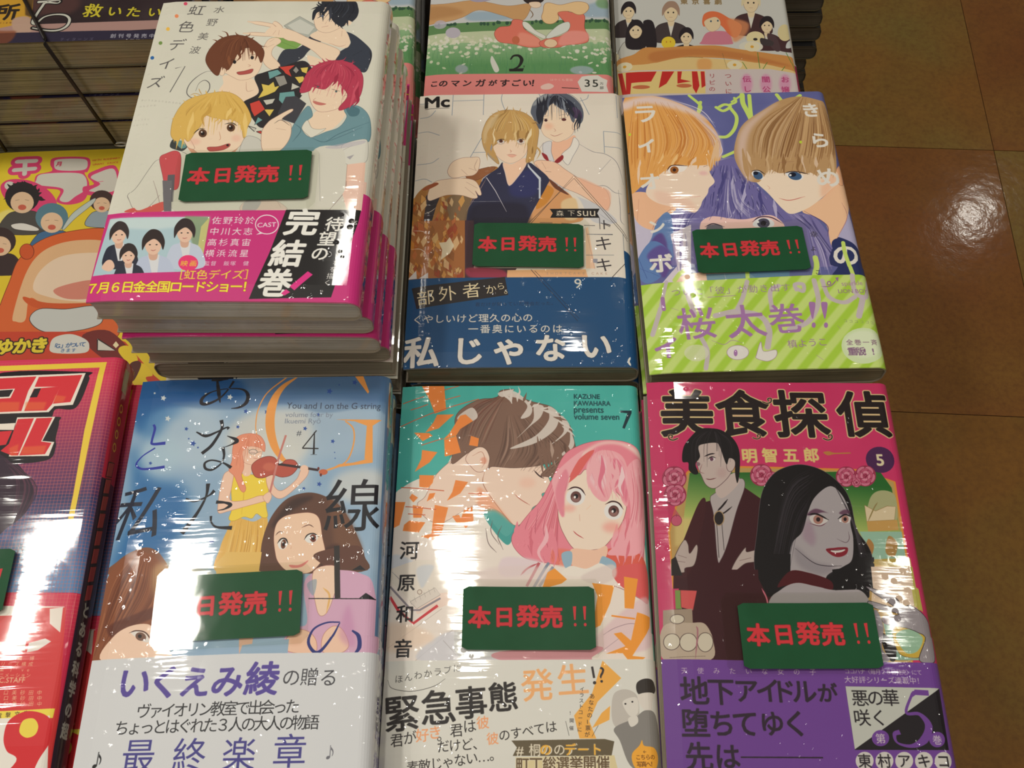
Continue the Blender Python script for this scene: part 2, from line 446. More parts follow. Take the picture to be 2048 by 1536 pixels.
# ---------------------------------------------------------------- floor: large vinyl tiles with waxed gloss
def floor_mat(name, c0, c1, c2):
    m, nt, b = new_mat(name, rough=.5, coat=.45, coat_rough=.10, spec=.3)
    N, L = nt.nodes.new, nt.links.new
    tc = N('ShaderNodeTexCoord'); oi = N('ShaderNodeObjectInfo')
    ad = N('ShaderNodeVectorMath'); ad.operation = 'ADD'
    mu = N('ShaderNodeMath'); mu.operation = 'MULTIPLY'; mu.inputs[1].default_value = 9; L(oi.outputs['Random'], mu.inputs[0])
    L(tc.outputs['Object'], ad.inputs[0]); L(mu.outputs[0], ad.inputs[1])
    def nz(sc, det, rg=.6):
        n = N('ShaderNodeTexNoise'); n.inputs['Scale'].default_value = sc; n.inputs['Detail'].default_value = det; n.inputs['Roughness'].default_value = rg
        L(ad.outputs[0], n.inputs['Vector']); return n.outputs['Fac']
    a, bb, cc = nz(4.5, 2), nz(130, 3, .7), nz(22, 4)
    r = N('ShaderNodeMapRange'); r.inputs[1].default_value = .36; r.inputs[2].default_value = .66; L(a, r.inputs[0])
    mx = N('ShaderNodeMix'); mx.data_type = 'RGBA'; mx.inputs[6].default_value = srgb(c0); mx.inputs[7].default_value = srgb(c1); L(r.outputs[0], mx.inputs[0])
    r2 = N('ShaderNodeMapRange'); r2.inputs[1].default_value = .4; r2.inputs[2].default_value = .75; r2.inputs[4].default_value = .65; L(bb, r2.inputs[0])
    m2 = N('ShaderNodeMix'); m2.data_type = 'RGBA'; m2.inputs[7].default_value = srgb(c2); L(mx.outputs[2], m2.inputs[6]); L(r2.outputs[0], m2.inputs[0])
    hs = N('ShaderNodeHueSaturation'); L(m2.outputs[2], hs.inputs['Color'])
    r3 = N('ShaderNodeMapRange'); r3.inputs[3].default_value = .84; r3.inputs[4].default_value = 1.16; L(cc, r3.inputs[0]); L(r3.outputs[0], hs.inputs['Value'])
    L(hs.outputs[0], b.inputs['Base Color'])
    bp = N('ShaderNodeBump'); bp.inputs['Distance'].default_value = .0009; bp.inputs['Strength'].default_value = .5; L(cc, bp.inputs['Height'])
    L(bp.outputs[0], b.inputs['Coat Normal'])
    return m
FLOOR_A = floor_mat('vinyl_ochre', (150, 104, 48), (140, 118, 58), (120, 82, 44))
FLOOR_B = floor_mat('vinyl_russet', (142, 88, 44), (150, 106, 50), (116, 74, 42))
SEAM, _, _ = new_mat('tile_joint', (70, 48, 30), .8)
_pA = at([1905], [298], 0)[0]; _pB = at([1905], [825], 0)[0]
_pV = at([1921, 2012], [0, 410], 0)
_dv = _pV[0] - _pV[1]; _dv = _dv[:2] / np.hypot(*_dv[:2])
TROT = math.atan2(_dv[1], _dv[0]) - math.pi / 2
TROT = max(-.12, min(.12, TROT))
TILE = .457
fl = bm_obj('floor', box_bm(-2.6, 3.2, -2.2, 4.0, -.03, -.0015), SEAM); fl['kind'] = 'structure'
_ty = np.array([math.cos(TROT + math.pi / 2), math.sin(TROT + math.pi / 2)]); _tx = np.array([_ty[1], -_ty[0]])
_y1 = _pA[:2] @ _ty; _x1 = _pV[1][:2] @ _tx
tile_mesh = None
for j in range(-4, 6):
    for i in range(-4, 5):
        c = _tx * (_x1 + (i - .5) * TILE) + _ty * (_y1 + (j - .5) * TILE)
        if tile_mesh is None:
            o = bm_obj('floor_tile', box_bm(-TILE / 2 + .0006, TILE / 2 - .0006, -TILE / 2 + .0006, TILE / 2 - .0006, -.0015, 0), FLOOR_A, fl)
            tile_mesh = [o.data, o.data.copy()]; tile_mesh[1].materials[0] = FLOOR_B
        else:
            o = bpy.data.objects.new('floor_tile', tile_mesh[0]); col.objects.link(o); o.parent = fl
        o.data = tile_mesh[0 if (i + j) % 2 else 1]
        o.location = (c[0], c[1], 0); o.rotation_euler = (0, 0, TROT)

# ---------------------------------------------------------------- display tables under the stacks
WOODM, _nt, _b = new_mat('table_dark', (46, 36, 30), .45)
def table(x0, x1, y0, y1, z, label):
    t = thing('display_table', label, 'table', ((x0 + x1) / 2, (y0 + y1) / 2, 0))
    w, h = (x1 - x0) / 2, (y1 - y0) / 2
    bm_obj('tabletop', box_bm(-w, w, -h, h, z - .03, z, .002), WOODM, t)
    for sx in (-1, 1):
        for sy in (-1, 1):
            bm_obj('leg', box_bm(sx * (w - .012) - .010, sx * (w - .012) + .010, sy * (h - .03) - .02, sy * (h - .03) + .02, 0, z - .03, .003), WOODM, t)
    bm_obj('apron', box_bm(-w + .022, w - .022, -h + .05, h - .05, z - .10, z - .03), WOODM, t)
TZ = .70
table(-.62, .115, -.12, .70, TZ, 'dark wooden display table carrying the left and middle rows of stacks')
table(.1155, .176, -.12, .602, TZ, 'narrow dark display table carrying the outer edge of the right-hand stacks')
table(.12, .262, .607, .81, .50, 'lower dark table behind, carrying the grey-edged stack at the top right')
# ---------------------------------------------------------------- shop shell, out of frame
WALLM, _, _ = new_mat('wall_paint', (196, 190, 176), .8); CEILM, _, _ = new_mat('ceiling_board', (200, 196, 186), .9)
for nm, b, m in (('ceiling', (-2.6, 3.2, -2.2, 4.0, 2.78, 2.86), CEILM), ('wall_back', (-2.6, 3.2, 4.0, 4.1, 0, 2.86), WALLM), ('wall_left', (-2.7, -2.6, -2.2, 4.0, 0, 2.86), WALLM), ('wall_right', (3.2, 3.3, -2.2, 4.0, 0, 2.86), WALLM)):
    _w = bm_obj(nm, box_bm(*b), m); _w['kind'] = 'structure'
# ---------------------------------------------------------------- where each stack's top cover lies: x, y, z, turn
S1 = (.113, .176)
D2 = math.radians
POSE = {
 'A': (-.1137, .3193, .8541, D2(-2.67)), 'B': (.0073, .3265, .7789, D2(-1.76)), 'C': (.1222, .3193, .7815, D2(-.37)),
 'D': (-.1123, .1376, .7996, D2(-.72)), 'E': (.0012, .1433, .7742, D2(-1.89)), 'F': (.1155, .1361, .7831, D2(-2.52)),
 'G': (.0125, .5085, .7547, D2(-2.4)), 'H': (.1301, .5085, .7351, D2(-2.4)), 'K': (-.2435, .151, .795, D2(0)),
 'M': (-.239, .3315, .74, D2(0)), 'N': (-.258, .5505, .82, D2(0)), 'P': (-.1085, .511, .765, D2(0)),
}
CREAM = (226, 222, 208); SKIN = (240, 214, 188); INK = (40, 36, 38); RED = (222, 62, 70)
# ---------------------------------------------------------------- cover art, sheet by sheet
def art_A():
    T = Print('sheet_white_pink', *S1, POSE['A'], (216, 214, 200)); T.noise(2.0, 200, 3)
    c1 = lambda: T.use(160, 0, .33203); c2 = lambda: T.use(140, 360, .33203)
    c1()
    G = (95, 92, 92)
    for ch, x, y in (('虹', 702, 55), ('色', 640, 157), ('デ', 582, 265), ('イ', 520, 378), ('ズ', 452, 488)): T.ch(ch, x, y, 104, G, skew=.12, bold=-0)
    for ch, x, y in (('水', 838, 52), ('野', 795, 130), ('美', 741, 215), ('波', 692, 297)): T.ch(ch, x, y, 68, (105, 102, 100), skew=.1)
    for x, y, c in ((632, 12, (215, 80, 110)), (580, 91, (236, 142, 96)), (527, 168, (240, 190, 80)), (481, 250, (120, 150, 80)), (430, 336, (50, 105, 170))): T.e(x, y, 12, 11, c, ang=20)
    T.l("572,408 632,395 540,552", G, 5, s=0, taper=0)
    T.l("815,428 760,428 700,462 655,510 643,560 680,588 740,575 775,540 778,500 750,480 715,500 695,545", G, 5)
    for i in range(12): T.ch('あいうえおらりるれろわを'[i], 370 + i * 21, 592 + i * 2.5, 17, (176, 172, 160))
    for i in range(5): T.ch('のもよかな'[i], 360 + i * 22, 630, 17, (182, 178, 166))
    for i in range(5): T.ch('くしてをに'[i], 330 + i * 20, 712, 15, (186, 182, 170)); T.ch('とはへにも'[i], 320 + i * 20, 742, 15, (186, 182, 170))
    # young man top right: dark hair, dark top, open book and raised fingers
    T.q("1228,152 1322,95 1440,160 1392,222 1290,205", (176, 180, 172), line=(120, 120, 116)); T.q("1250,150 1325,112 1412,160 1375,205 1300,190", (205, 206, 196))
    T.q("1150,225 1230,215 1335,262 1278,312 1170,268", (128, 168, 88)); T.l("1190,240 1300,285", (90, 130, 60), 3)
    T.p("1385,215 1440,188 1485,215 1380,300 1335,350 1240,395 1185,380 1225,300 1300,290 1350,260", (58, 62, 74))
    T.p("1580,184 1650,205 1735,275 1758,320 1745,380 1710,432 1620,392 1518,358 1560,310 1620,270 1625,235", (56, 62, 76))
    T.l("1700,300 1640,330", (30, 34, 44), 4); T.l("1745,300 1752,340 1740,385", INK, 5)
    T.p("1490,190 1580,165 1625,235 1600,285 1480,255 1385,215 1440,180", SKIN); T.l("1500,255 1560,275 1600,265", (190, 150, 130), 3); T.l("1578,180 1575,215", (190, 150, 130), 3)
    T.p("1408,100 1418,160 1450,188 1505,190 1570,160 1610,130 1570,60 1480,35 1430,60", SKIN, line=(150, 120, 110), lw=1.5)
    T.e(1622, 128, 14, 20, SKIN, ang=20)
    T.p("1398,115 1405,60 1450,20 1470,-10 1640,-10 1675,40 1672,90 1640,125 1615,120 1580,157 1530,130 1505,90 1485,35 1450,62 1425,75 1410,110", (44, 48, 58))
    T.hair("1500,0 1460,30 1405,95", "1640,0 1650,60 1580,150", 16, [(70, 76, 88), (26, 28, 36)], 5, .5)
    T.locks("1440,40 1500,60 1560,110 1650,90", "1400,110 1500,130 1575,175 1655,140", 9, [(44, 48, 58), (60, 64, 76)], 24); T.locks("1420,40 1480,10 1640,0", "1385,60 1470,-20 1690,30", 6, [(44, 48, 58)], 16)
    T.l("1435,88 1462,82 1475,92", INK, 5); T.e(1458, 92, 8, 7, (90, 100, 120)); T.l("1485,125 1476,142", (190, 150, 130), 3); T.l("1455,160 1495,152", (150, 90, 90), 4)
    # forearm and fingers
    T.p("1225,170 1290,185 1380,228 1480,262 1562,300 1545,345 1500,385 1400,300 1300,250 1250,240 1215,215", SKIN, line=(170, 130, 110), lw=2)
    T.p("1370,330 1450,355 1500,390 1430,400 1385,385", SKIN)
    for q in ("1240,185 1150,150 1008,126", "1235,205 1120,205 980,197", "1225,180 1180,140 1160,135"): T.l(q, (170, 130, 110), 32, taper=1); T.l(q, SKIN, 27)
    T.p("1110,205 1150,160 1220,165 1250,190 1225,225 1150,215", SKIN); T.l("1180,180 1160,205", (190, 150, 130), 3); T.l("1200,178 1195,208", (190, 150, 130), 3)
    T.p("1100,300 1135,235 1190,225 1210,250 1165,285 1155,330 1205,390 1160,418 1105,375", SKIN, line=(170, 130, 110), lw=2); T.l("1140,250 1170,232", (190, 150, 130), 3); T.l("1120,285 1170,262", (190, 150, 130), 3)
    # brown-haired young man in a patterned shirt
    T.p("870,450 1030,470 1075,520 1060,580 990,612 900,580 835,548 862,500", SKIN); T.l("1000,490 1005,545 1045,540", (190, 150, 130), 3)
    T.p("1050,462 1110,432 1200,405 1340,362 1395,410 1370,450 1330,560 1330,580 1220,700 1100,768 1040,715 1000,640 985,610 1075,555", (46, 44, 48))
    for c, q in (((206, 72, 62), "1195,400 1295,388 1260,420 1275,460 1235,440 1225,425"), ((222, 196, 96), "1090,500 1135,510 1165,488 1175,520 1205,512 1175,550 1130,570 1070,590 1100,540"), ((222, 196, 96), "1325,405 1375,400 1365,440 1335,430"), ((222, 196, 96), "1290,460 1345,455 1355,480 1320,500"), ((222, 196, 96), "1105,655 1170,655 1140,700"),
                 ((110, 160, 160), "1130,430 1190,415 1215,440 1140,475"), ((110, 160, 160), "1200,555 1290,545 1300,600 1230,635 1195,600"), ((206, 72, 62), "1020,620 1080,600 1115,655 1050,700 1030,665"), ((200, 198, 186), "1100,600 1175,590 1160,620 1120,630"), ((200, 198, 186), "1275,495 1325,520 1270,540"), ((150, 146, 140), "1170,460 1230,450 1250,500 1200,520"), ((110, 160, 160), "1070,700 1100,720 1050,750"), ((200, 198, 186), "1010,755 1060,770 1050,790"), ((206, 72, 62), "1060,790 1090,785 1095,805"), ((150, 146, 140), "1300,395 1320,420 1300,440 1280,420")): T.q(c and q, c, line=(30, 28, 32), lw=4)
    T.p("845,420 880,440 920,462 965,480 1030,468 1075,430 1098,350 1050,290 960,270 880,320", SKIN, line=(160, 120, 105), lw=1.5)
    T.e(850, 425, 20, 28, SKIN, ang=-20, line=(160, 120, 105), lw=1.5)
    T.p("755,358 785,285 855,225 960,208 1050,240 1108,305 1090,375 1068,330 1020,285 960,305 935,345 895,415 870,408 852,400 830,452 790,425", (112, 66, 46), line=(70, 40, 32), lw=2)
    T.hair("960,215 850,260 790,400", "1000,220 1060,270 1095,340", 26, [(150, 96, 66), (84, 46, 34)], 4, .5)
    T.locks("800,330 870,370 940,310 1000,270 1080,300", "770,430 880,445 930,375 985,320 1100,385", 13, [(112, 66, 46), (134, 82, 56), (96, 56, 40)], 26); T.locks("790,290 880,225 1000,215 1080,270", "745,330 840,195 1010,190 1120,275", 8, [(112, 66, 46)], 14)
    T.e(930, 370, 10, 11, INK); T.l("900,358 945,352", INK, 3); T.e(1036, 344, 10, 11, INK); T.l("1015,330 1055,325", INK, 3); T.l("1010,385 1026,392 1012,398", (190, 140, 120), 3)
    T.p("945,432 990,424 1040,412 1030,436 985,446 955,446", (180, 84, 80), line=(110, 60, 60), lw=2)
    # blond young man
    T.p("540,880 560,835 610,850 650,870 620,905 580,900", (60, 66, 66)); T.p("575,850 615,845 640,880 605,890", (100, 150, 150))
    T.p("640,860 700,870 930,880 935,910 900,960 720,960 660,905", (216, 160, 130))
    T.p("640,826 700,740 780,690 960,730 990,800 975,860 925,905 840,940 760,935 690,905", SKIN, line=(160, 120, 105), lw=2)
    T.p("620,830 650,822 690,890 650,885", SKIN, line=(160, 120, 105), lw=2)
    T.p("545,790 565,700 630,610 735,568 880,550 975,600 1030,700 1010,760 985,830 965,750 905,715 885,720 800,705 745,690 735,740 690,800 650,850 615,815 590,850 555,830", (222, 182, 96), line=(160, 120, 60), lw=2)
    T.hair("760,575 620,680 600,830", "900,560 1000,680 985,790", 40, [(238, 208, 130), (190, 146, 70), (206, 164, 80)], 4.5, .5); T.l("735,570 720,545 715,530", (190, 146, 70), 4); T.l("735,570 690,560 660,572", (190, 146, 70), 4)
    T.locks("590,740 650,740 740,680 830,660 900,670 970,700 1000,740", "550,880 630,870 700,775 800,750 880,740 960,770 1005,850", 20, [(222, 182, 96), (236, 202, 124), (204, 160, 78)], 34); T.locks("580,700 680,590 850,560 960,600", "545,720 650,570 860,530 1010,620", 9, [(222, 182, 96)], 16)
    for x, y in ((738, 800), (908, 766)): T.e(x, y, 25, 24, (92, 62, 44)); T.e(x, y, 12, 12, (40, 26, 22)); T.e(x - 6, y - 8, 5, 5, (240, 236, 230))
    T.l("682,802 715,776 752,772", INK, 6); T.l("870,745 915,738 945,755", INK, 6); T.l("838,790 845,830 835,842", (196, 140, 110), 3)
    T.p("768,884 830,880 895,862 900,878 860,900 800,908 775,905", (186, 86, 80), line=(120, 60, 60), lw=2); T.e(888, 872, 8, 7, (50, 30, 30))
    T.e(690, 850, 34, 20, (236, 180, 160), .5, blur=10); T.e(940, 830, 28, 20, (236, 180, 160), .5, blur=10)
    T.l("480,955 440,980 340,1120 285,1170 300,1215", (130, 126, 122), 3); T.l("600,905 640,925 660,960", (130, 126, 122), 3)
    T.p("478,950 520,920 575,905 606,935 602,1040 588,1130 540,1140 512,1130 495,1050", (202, 82, 88), line=(130, 50, 60), lw=2); T.q("528,1050 570,1048 560,1215 512,1215", (96, 94, 100))
    T.p("960,900 1000,820 1070,830 1098,870 1095,925 980,925", (206, 204, 194), line=(120, 118, 118), lw=2)
    # red-haired young man, blue-grey hood
    T.p("1430,660 1560,620 1600,680 1520,770 1420,790 1340,770 1390,710", SKIN)
    T.p("1600,625 1690,640 1748,715 1742,840 1640,858 1560,870 1400,905 1200,915 1240,850 1290,740 1370,635 1400,690 1370,720 1335,770 1385,822 1480,790 1560,760 1605,700 1590,660", (112, 150, 160), line=(70, 100, 112), lw=2)
    T.p("1600,625 1680,650 1670,690 1620,690", (80, 118, 130)); T.l("1385,822 1470,850 1560,800 1740,730", (74, 108, 120), 4); T.l("1290,740 1330,780 1280,850", (74, 108, 120), 4); T.l("1700,760 1560,820 1480,850", (84, 118, 130), 4)
    T.q("1238,580 1300,575 1362,620 1290,740 1215,715 1190,680", (66, 66, 74))
    T.p("1335,768 1368,720 1395,765 1440,775 1480,770 1400,822 1370,808", (224, 220, 206), line=(140, 130, 120), lw=2)
    T.p("1375,545 1390,500 1500,470 1580,480 1620,580 1580,630 1520,660 1440,668 1395,625", SKIN, line=(160, 110, 105), lw=2)
    T.p("1585,575 1622,575 1615,615 1575,630", SKIN, line=(160, 110, 105), lw=2)
    T.p("1322,552 1350,470 1385,415 1450,375 1560,358 1650,385 1702,450 1695,550 1650,620 1570,660 1560,640 1610,575 1580,520 1540,480 1480,530 1440,530 1400,520 1380,545", (186, 62, 88), line=(120, 34, 56), lw=2)
    T.hair("1520,365 1400,420 1350,545", "1560,362 1690,450 1640,610", 36, [(214, 96, 112), (146, 40, 66)], 4, .5)
    T.locks("1360,470 1430,470 1500,450 1560,470 1640,520 1670,560", "1325,560 1420,540 1480,520 1540,520 1590,650 1650,640", 15, [(186, 62, 88), (206, 84, 106), (160, 46, 72)], 30); T.locks("1400,400 1500,365 1600,370 1680,430", "1370,395 1490,340 1630,350 1720,440", 8, [(186, 62, 88)], 14)
    T.l("1412,508 1445,518", INK, 5); T.l("1515,532 1565,545", INK, 5); T.e(1432, 518, 6, 5, (80, 100, 100)); T.e(1542, 546, 7, 6, (80, 100, 100)); T.l("1420,585 1405,600 1425,606", (190, 140, 120), 3); T.p("1402,605 1445,612 1482,622 1450,630 1415,622", (200, 120, 110))
    T.p("1580,868 1700,832 1735,855 1722,965 1610,985 1585,930", (218, 216, 206), line=(130, 128, 128), lw=2); T.l("1500,940 1640,870", (150, 146, 146), 3); T.q("1605,940 1650,925 1625,955", (170, 166, 170))
    T.p("1395,915 1560,880 1600,985 1570,1215 1395,1215", (214, 211, 199)); T.l("1440,920 1445,1210", (160, 156, 156), 2.5); T.p("1480,880 1700,840 1700,860 1560,890", (186, 180, 190), .6)
    T.q("1608,985 1720,970 1705,1215 1590,1215", (236, 196, 176)); T.l("1608,985 1590,1215", (150, 110, 100), 3)
    T.p("1092,800 1130,735 1180,700 1265,655 1280,665 1215,715 1268,745 1262,830 1200,905 1105,912", SKIN, line=(160, 120, 105), lw=2.5); T.l("1170,740 1210,720 1262,752", (60, 50, 50), 3); T.l("1180,770 1240,780", (190, 150, 130), 3)
    # lower part
    c2()
    T.l("500,0 525,80 540,150 525,175", (150, 130, 126), 3); T.l("345,95 385,175 460,170 540,90", (130, 120, 118), 3); T.p("330,190 380,165 420,180 560,130 548,190", (206, 92, 84))
    T.q("555,0 612,0 610,188 565,188", (110, 108, 112)); T.l("620,60 615,190", (190, 186, 178), 2.5)
    T.p("1040,190 1055,130 1160,125 1250,128 1300,188", (222, 188, 170), line=(130, 110, 106), lw=2); T.p("1040,190 1060,125 1150,125 1110,190", (150, 146, 150)); T.l("1665,0 1650,70 1560,180", (130, 110, 106), 3); T.q("1680,0 1790,0 1775,190 1670,190 1640,80", (236, 200, 184)); T.l("1250,130 1270,165", (150, 110, 100), 3)
    T.q("620,130 1420,118 1425,180 610,188", (226, 224, 214), .5)
    # band
    PK = (206, 52, 128)
    T.q("150,196 900,184 1750,178 2300,300 2300,900 -100,900 -100,690 60,700", PK)
    T.q("235,224 842,222 822,330 806,420 790,505 690,552 128,566 165,440", (176, 204, 214))
    T.q("235,224 842,222 835,260 500,300 225,280", (206, 222, 224), .8, blur=10)
    T.q("690,215 842,222 815,380 740,400", (130, 150, 110), .8, blur=6)
    def lad(x, y, s, hair, coat, shirt=(220, 222, 226), tilt=0):
        T.p([(x - s * 1.5, y + s * 3.2), (x - s * 1.3, y + s * 1.4), (x - s * .3, y + s * .95), (x + s * .5, y + s * .95), (x + s * 1.5, y + s * 1.5), (x + s * 1.7, y + s * 3.2)], coat)
        T.q([(x - s * .45, y + s * .9), (x + s * .55, y + s * .9), (x + s * .35, y + s * 2.6), (x - s * .1, y + s * 2.6)], shirt)
        T.p([(x - s * .35, y + s * .5), (x + s * .35, y + s * .5), (x + s * .3, y + s * 1.3), (x - s * .3, y + s * 1.3)], (214, 172, 150))
        T.e(x, y, s * .72, s * .92, (232, 194, 172), ang=tilt)
        T.p([(x - s * .95, y + s * .5), (x - s * .9, y - s * .5), (x - s * .2, y - s * 1.25), (x + s * .6, y - s * 1.1), (x + s * 1.0, y - s * .3), (x + s * .85, y + s * .5), (x + s * .62, y - s * .05), (x + s * .1, y - s * .45), (x - s * .5, y - s * .15), (x - s * .75, y + s * .2)], hair)
        for d in (-.28, .3): T.e(x + d * s, y + s * .05, s * .09, s * .05, INK)
        T.l([(x - s * .2, y + s * .5), (x, y + s * .56), (x + s * .25, y + s * .48)], (170, 80, 80), 4)
    T.q("790,280 840,225 842,222 800,470 760,470", (200, 196, 130))
    lad(292, 322, 62, (58, 48, 50), (46, 50, 66), tilt=20); lad(690, 315, 66, (54, 42, 44), (196, 206, 226), tilt=-8)
    lad(500, 385, 70, (50, 40, 40), (190, 200, 224)); lad(350, 450, 56, (52, 42, 44), (46, 50, 66), tilt=8)
    T.p("185,520 215,478 250,480 265,520 230,545", (232, 194, 172))
    T.mask = None
    T.q("60,700 128,566 690,552 1090,545 1060,720 -20,760", PK)
    for i, s in enumerate(('佐野玲於', '中川大志', '高杉真宙', '横浜流星')): T.t(s, 884 - i * 14, 243 + i * 66, 1085 - i * 12, 243 + i * 66, 60 - i, (236, 232, 232), bold=1.2)
    T.e(712, 500, 60, 48, (236, 60, 120)); T.t('映画', 688, 502, 742, 502, 46, (244, 220, 60), bold=1)
    T.t('監督 飯塚 健', 825, 502, 1060, 502, 36, (230, 224, 228), bold=.6)
    T.e(1186, 268, 72, 60, (236, 226, 230)); T.e(1186, 268, 66, 54, PK); T.q("1120,330 1150,312 1165,322", (236, 226, 230)); T.tl('CAST', 1128, 285, 1240, 280, (240, 236, 238), bold=1.5)
    T.t('［虹色デイズ］', 650, 570, 1085, 568, 74, (246, 226, 70), bold=1.5); T.t('７月６日金全国ロードショー！', 126, 640, 1075, 640, 84, (246, 230, 60), bold=3, out=(170, 40, 60), ow=2)
    T.q("1302,178 1752,176 1735,250 1570,700 1075,712 1200,440", (30, 28, 30))
    T.t('待望の', 1592, 262, 1505, 440, 112, (240, 238, 232), bold=3, skew=.1); T.t('卒業後のみんなを描く。', 1708, 255, 1532, 655, 46, (236, 234, 230), bold=1, skew=.1)
    for ch, x, y in (('完', 1400, 252), ('結', 1312, 440), ('巻', 1238, 615)): T.ch(ch, x, y, 205, (242, 240, 234), bold=7, skew=.12)
    T.q("1432,548 1462,568 1350,662 1322,640", (226, 50, 140)); T.q("1300,655 1325,672 1290,692 1270,680", (226, 50, 140))
    # spine, set in millimetres on the sheet
    T.mm()
    T.q("110,119.5 160,119.5 160,190 110,190", PK)
    for i, ch in enumerate('虹色デイズ'): T.ch(ch, 118.5, 22 + i * 13.5, 9.5, (206, 40, 50), bold=.45)
    T.q("115,5 121,4 122,11 116,12", (150, 112, 60)); T.tl('16', 115.5, 104, 121, 104, (60, 60, 90), bold=.2)
    for i, ch in enumerate('水野美波'): T.ch(ch, 119, 128 + i * 11, 8, (52, 50, 130), bold=.4)
    for i in range(6): T.q([(115, 86 + i * 2.6), (118, 85 + i * 2.6), (117, 87 + i * 2.6)], (196, 60, 56))
    return T

def art_B():
    T = Print('sheet_ivory_blue', *S1, POSE['B'], (226, 217, 204)); T.noise(1.5, 200, 4)
    b1 = lambda: T.use(780, 160, .25391); b2 = lambda: T.use(780, 440, .25391)
    b1()
    LG = (140, 150, 166)
    for q in ("498,88 488,275", "740,88 735,272", "495,158 740,150", "1785,105 1795,290", "1682,398 1690,570", "1682,400 1830,412", "1690,520 1838,530", "722,452 628,612", "650,568 775,565", "1155,68 1190,130", "1500,130 1570,270"): T.l(q, LG, 5, s=0, taper=0)
    for q in ("885,95 878,150 900,220 920,235", "1565,105 1550,140 1495,160", "220,405 300,402 390,432", "385,612 320,650 210,655", "195,780 270,772 330,800", "235,175 310,175", "235,290 310,282 360,235"): T.l(q, LG, 5, taper=0)
    T.tl('Mc', 277, 212, 466, 205, (30, 28, 30), bold=6, asp=1.0); T.l("275,222 468,216", INK, 4, s=0, taper=0)
    # man behind: white shirt
    T.p("1205,500 1450,450 1600,555 1750,600 1830,760 1870,980 1830,1110 1560,1110 1480,880 1200,760 1100,640", (226, 217, 206))
    for q in ("1490,500 1600,560 1700,580 1790,650 1850,810", "1210,490 1140,590", "1740,620 1650,720", "1620,830 1700,830 1770,880 1830,890", "1800,860 1815,1000 1820,1100 1850,1130", "1420,940 1455,1010", "1640,1040 1740,1110 1790,1115"): T.l(q, (120, 116, 126), 4)
    T.p("1280,480 1380,470 1450,430 1460,480 1380,600 1310,640 1270,560", (240, 190, 160)); 
    T.p("1205,505 1270,480 1270,560 1290,640 1220,600", (214, 212, 214), line=(130, 126, 136), lw=3); T.p("1450,448 1490,500 1440,600 1400,665 1350,590 1420,520", (232, 226, 218), line=(130, 126, 136), lw=3)
    T.p("1195,570 1235,590 1250,635 1215,615", (150, 44, 50)); T.p("1295,640 1355,588 1365,615 1325,650", (150, 44, 50))
    T.p("1185,330 1225,230 1290,170 1400,240 1450,320 1455,370 1430,430 1370,470 1315,486 1262,462 1205,420", SKIN, line=(160, 120, 110), lw=2)
    T.p("1440,340 1475,305 1500,330 1478,375 1440,385", SKIN, line=(150, 110, 100), lw=3)
    T.p("1108,245 1135,165 1200,110 1290,82 1400,100 1480,160 1522,240 1520,310 1498,340 1485,310 1460,300 1450,330 1432,320 1400,255 1330,215 1282,180 1235,235 1205,300 1185,385 1150,340 1125,290", (92, 98, 112))
    T.p("1150,250 1180,170 1270,120 1330,120 1280,175 1225,235 1195,320 1170,340", (44, 46, 58)); T.p("1330,130 1420,160 1480,230 1450,290 1400,240 1340,200", (44, 48, 66)); T.p("1440,210 1500,240 1510,300 1450,290", (72, 56, 84))
    T.hair("1290,100 1180,160 1160,320", "1330,100 1450,180 1480,300", 30, [(150, 160, 172), (36, 38, 50)], 5, .5); T.p("1120,200 1180,120 1290,90 1190,170", (186, 190, 190), .6, blur=8); T.l("1200,110 1290,80 1400,95 1480,150 1520,230", (90, 90, 100), 3)
    T.locks("1160,220 1230,160 1290,150 1380,190 1440,240", "1190,390 1225,260 1290,200 1400,280 1460,340", 12, [(44, 46, 58), (86, 92, 108), (130, 138, 150)], 26); T.locks("1480,300 1500,310", "1460,400 1500,400", 4, [(44, 48, 62)], 18)
    T.e(1228, 314, 13, 11, (70, 40, 44)); T.e(1370, 308, 18, 11, (96, 50, 50)); T.l("1195,305 1240,300", INK, 5); T.l("1335,300 1390,292", INK, 5); T.l("1205,285 1245,278", (90, 80, 90), 4); T.l("1330,275 1390,265", (90, 80, 90), 4)
    T.l("1290,375 1305,395 1290,402", (200, 150, 130), 4); T.l("1262,425 1300,438 1360,415", (170, 96, 90), 4); T.e(1250, 360, 36, 26, (236, 170, 140), .5, blur=14)
    # sleeves and hands on the shoulders
    T.p("1135,650 1180,628 1300,645 1380,700 1490,770 1600,820 1700,860 1735,960 1700,1020 1650,990 1500,900 1380,850 1290,800 1215,770 1170,700", (240, 200, 172), line=(150, 110, 100), lw=3)
    T.p("1480,770 1650,830 1735,880 1730,1000 1690,1010", (236, 178, 150), .7, blur=6); T.l("1225,715 1270,720", (90, 60, 60), 7); T.l("1150,660 1190,720 1215,765", (150, 110, 100), 3); T.l("1195,640 1230,700", (170, 130, 115), 3)
    T.p("1255,770 1450,900 1640,980 1790,1110 1600,1110 1480,920 1330,850", (188, 192, 204), .6)
    # cloak, autumn colours
    T.p("1240,770 1310,830 1420,900 1470,1000 1500,1110 1080,1140 1110,1060 1180,940 1215,850", (214, 150, 96), .9); T.p("1200,830 1290,860 1240,960 1170,1010 1150,990", (206, 138, 60)); T.p("1350,960 1460,930 1480,1080 1380,1090", (226, 196, 150), blur=5); T.p("1255,775 1410,900 1300,850", (110, 66, 50))
    T.p("180,990 200,900 280,830 390,800 560,770 620,760 760,684 850,690 735,780 640,950 598,1020 590,1339 150,1339", (170, 118, 62))
    T.p("440,940 560,880 640,930 598,1100 520,1130 440,1040", (132, 108, 80), blur=6)
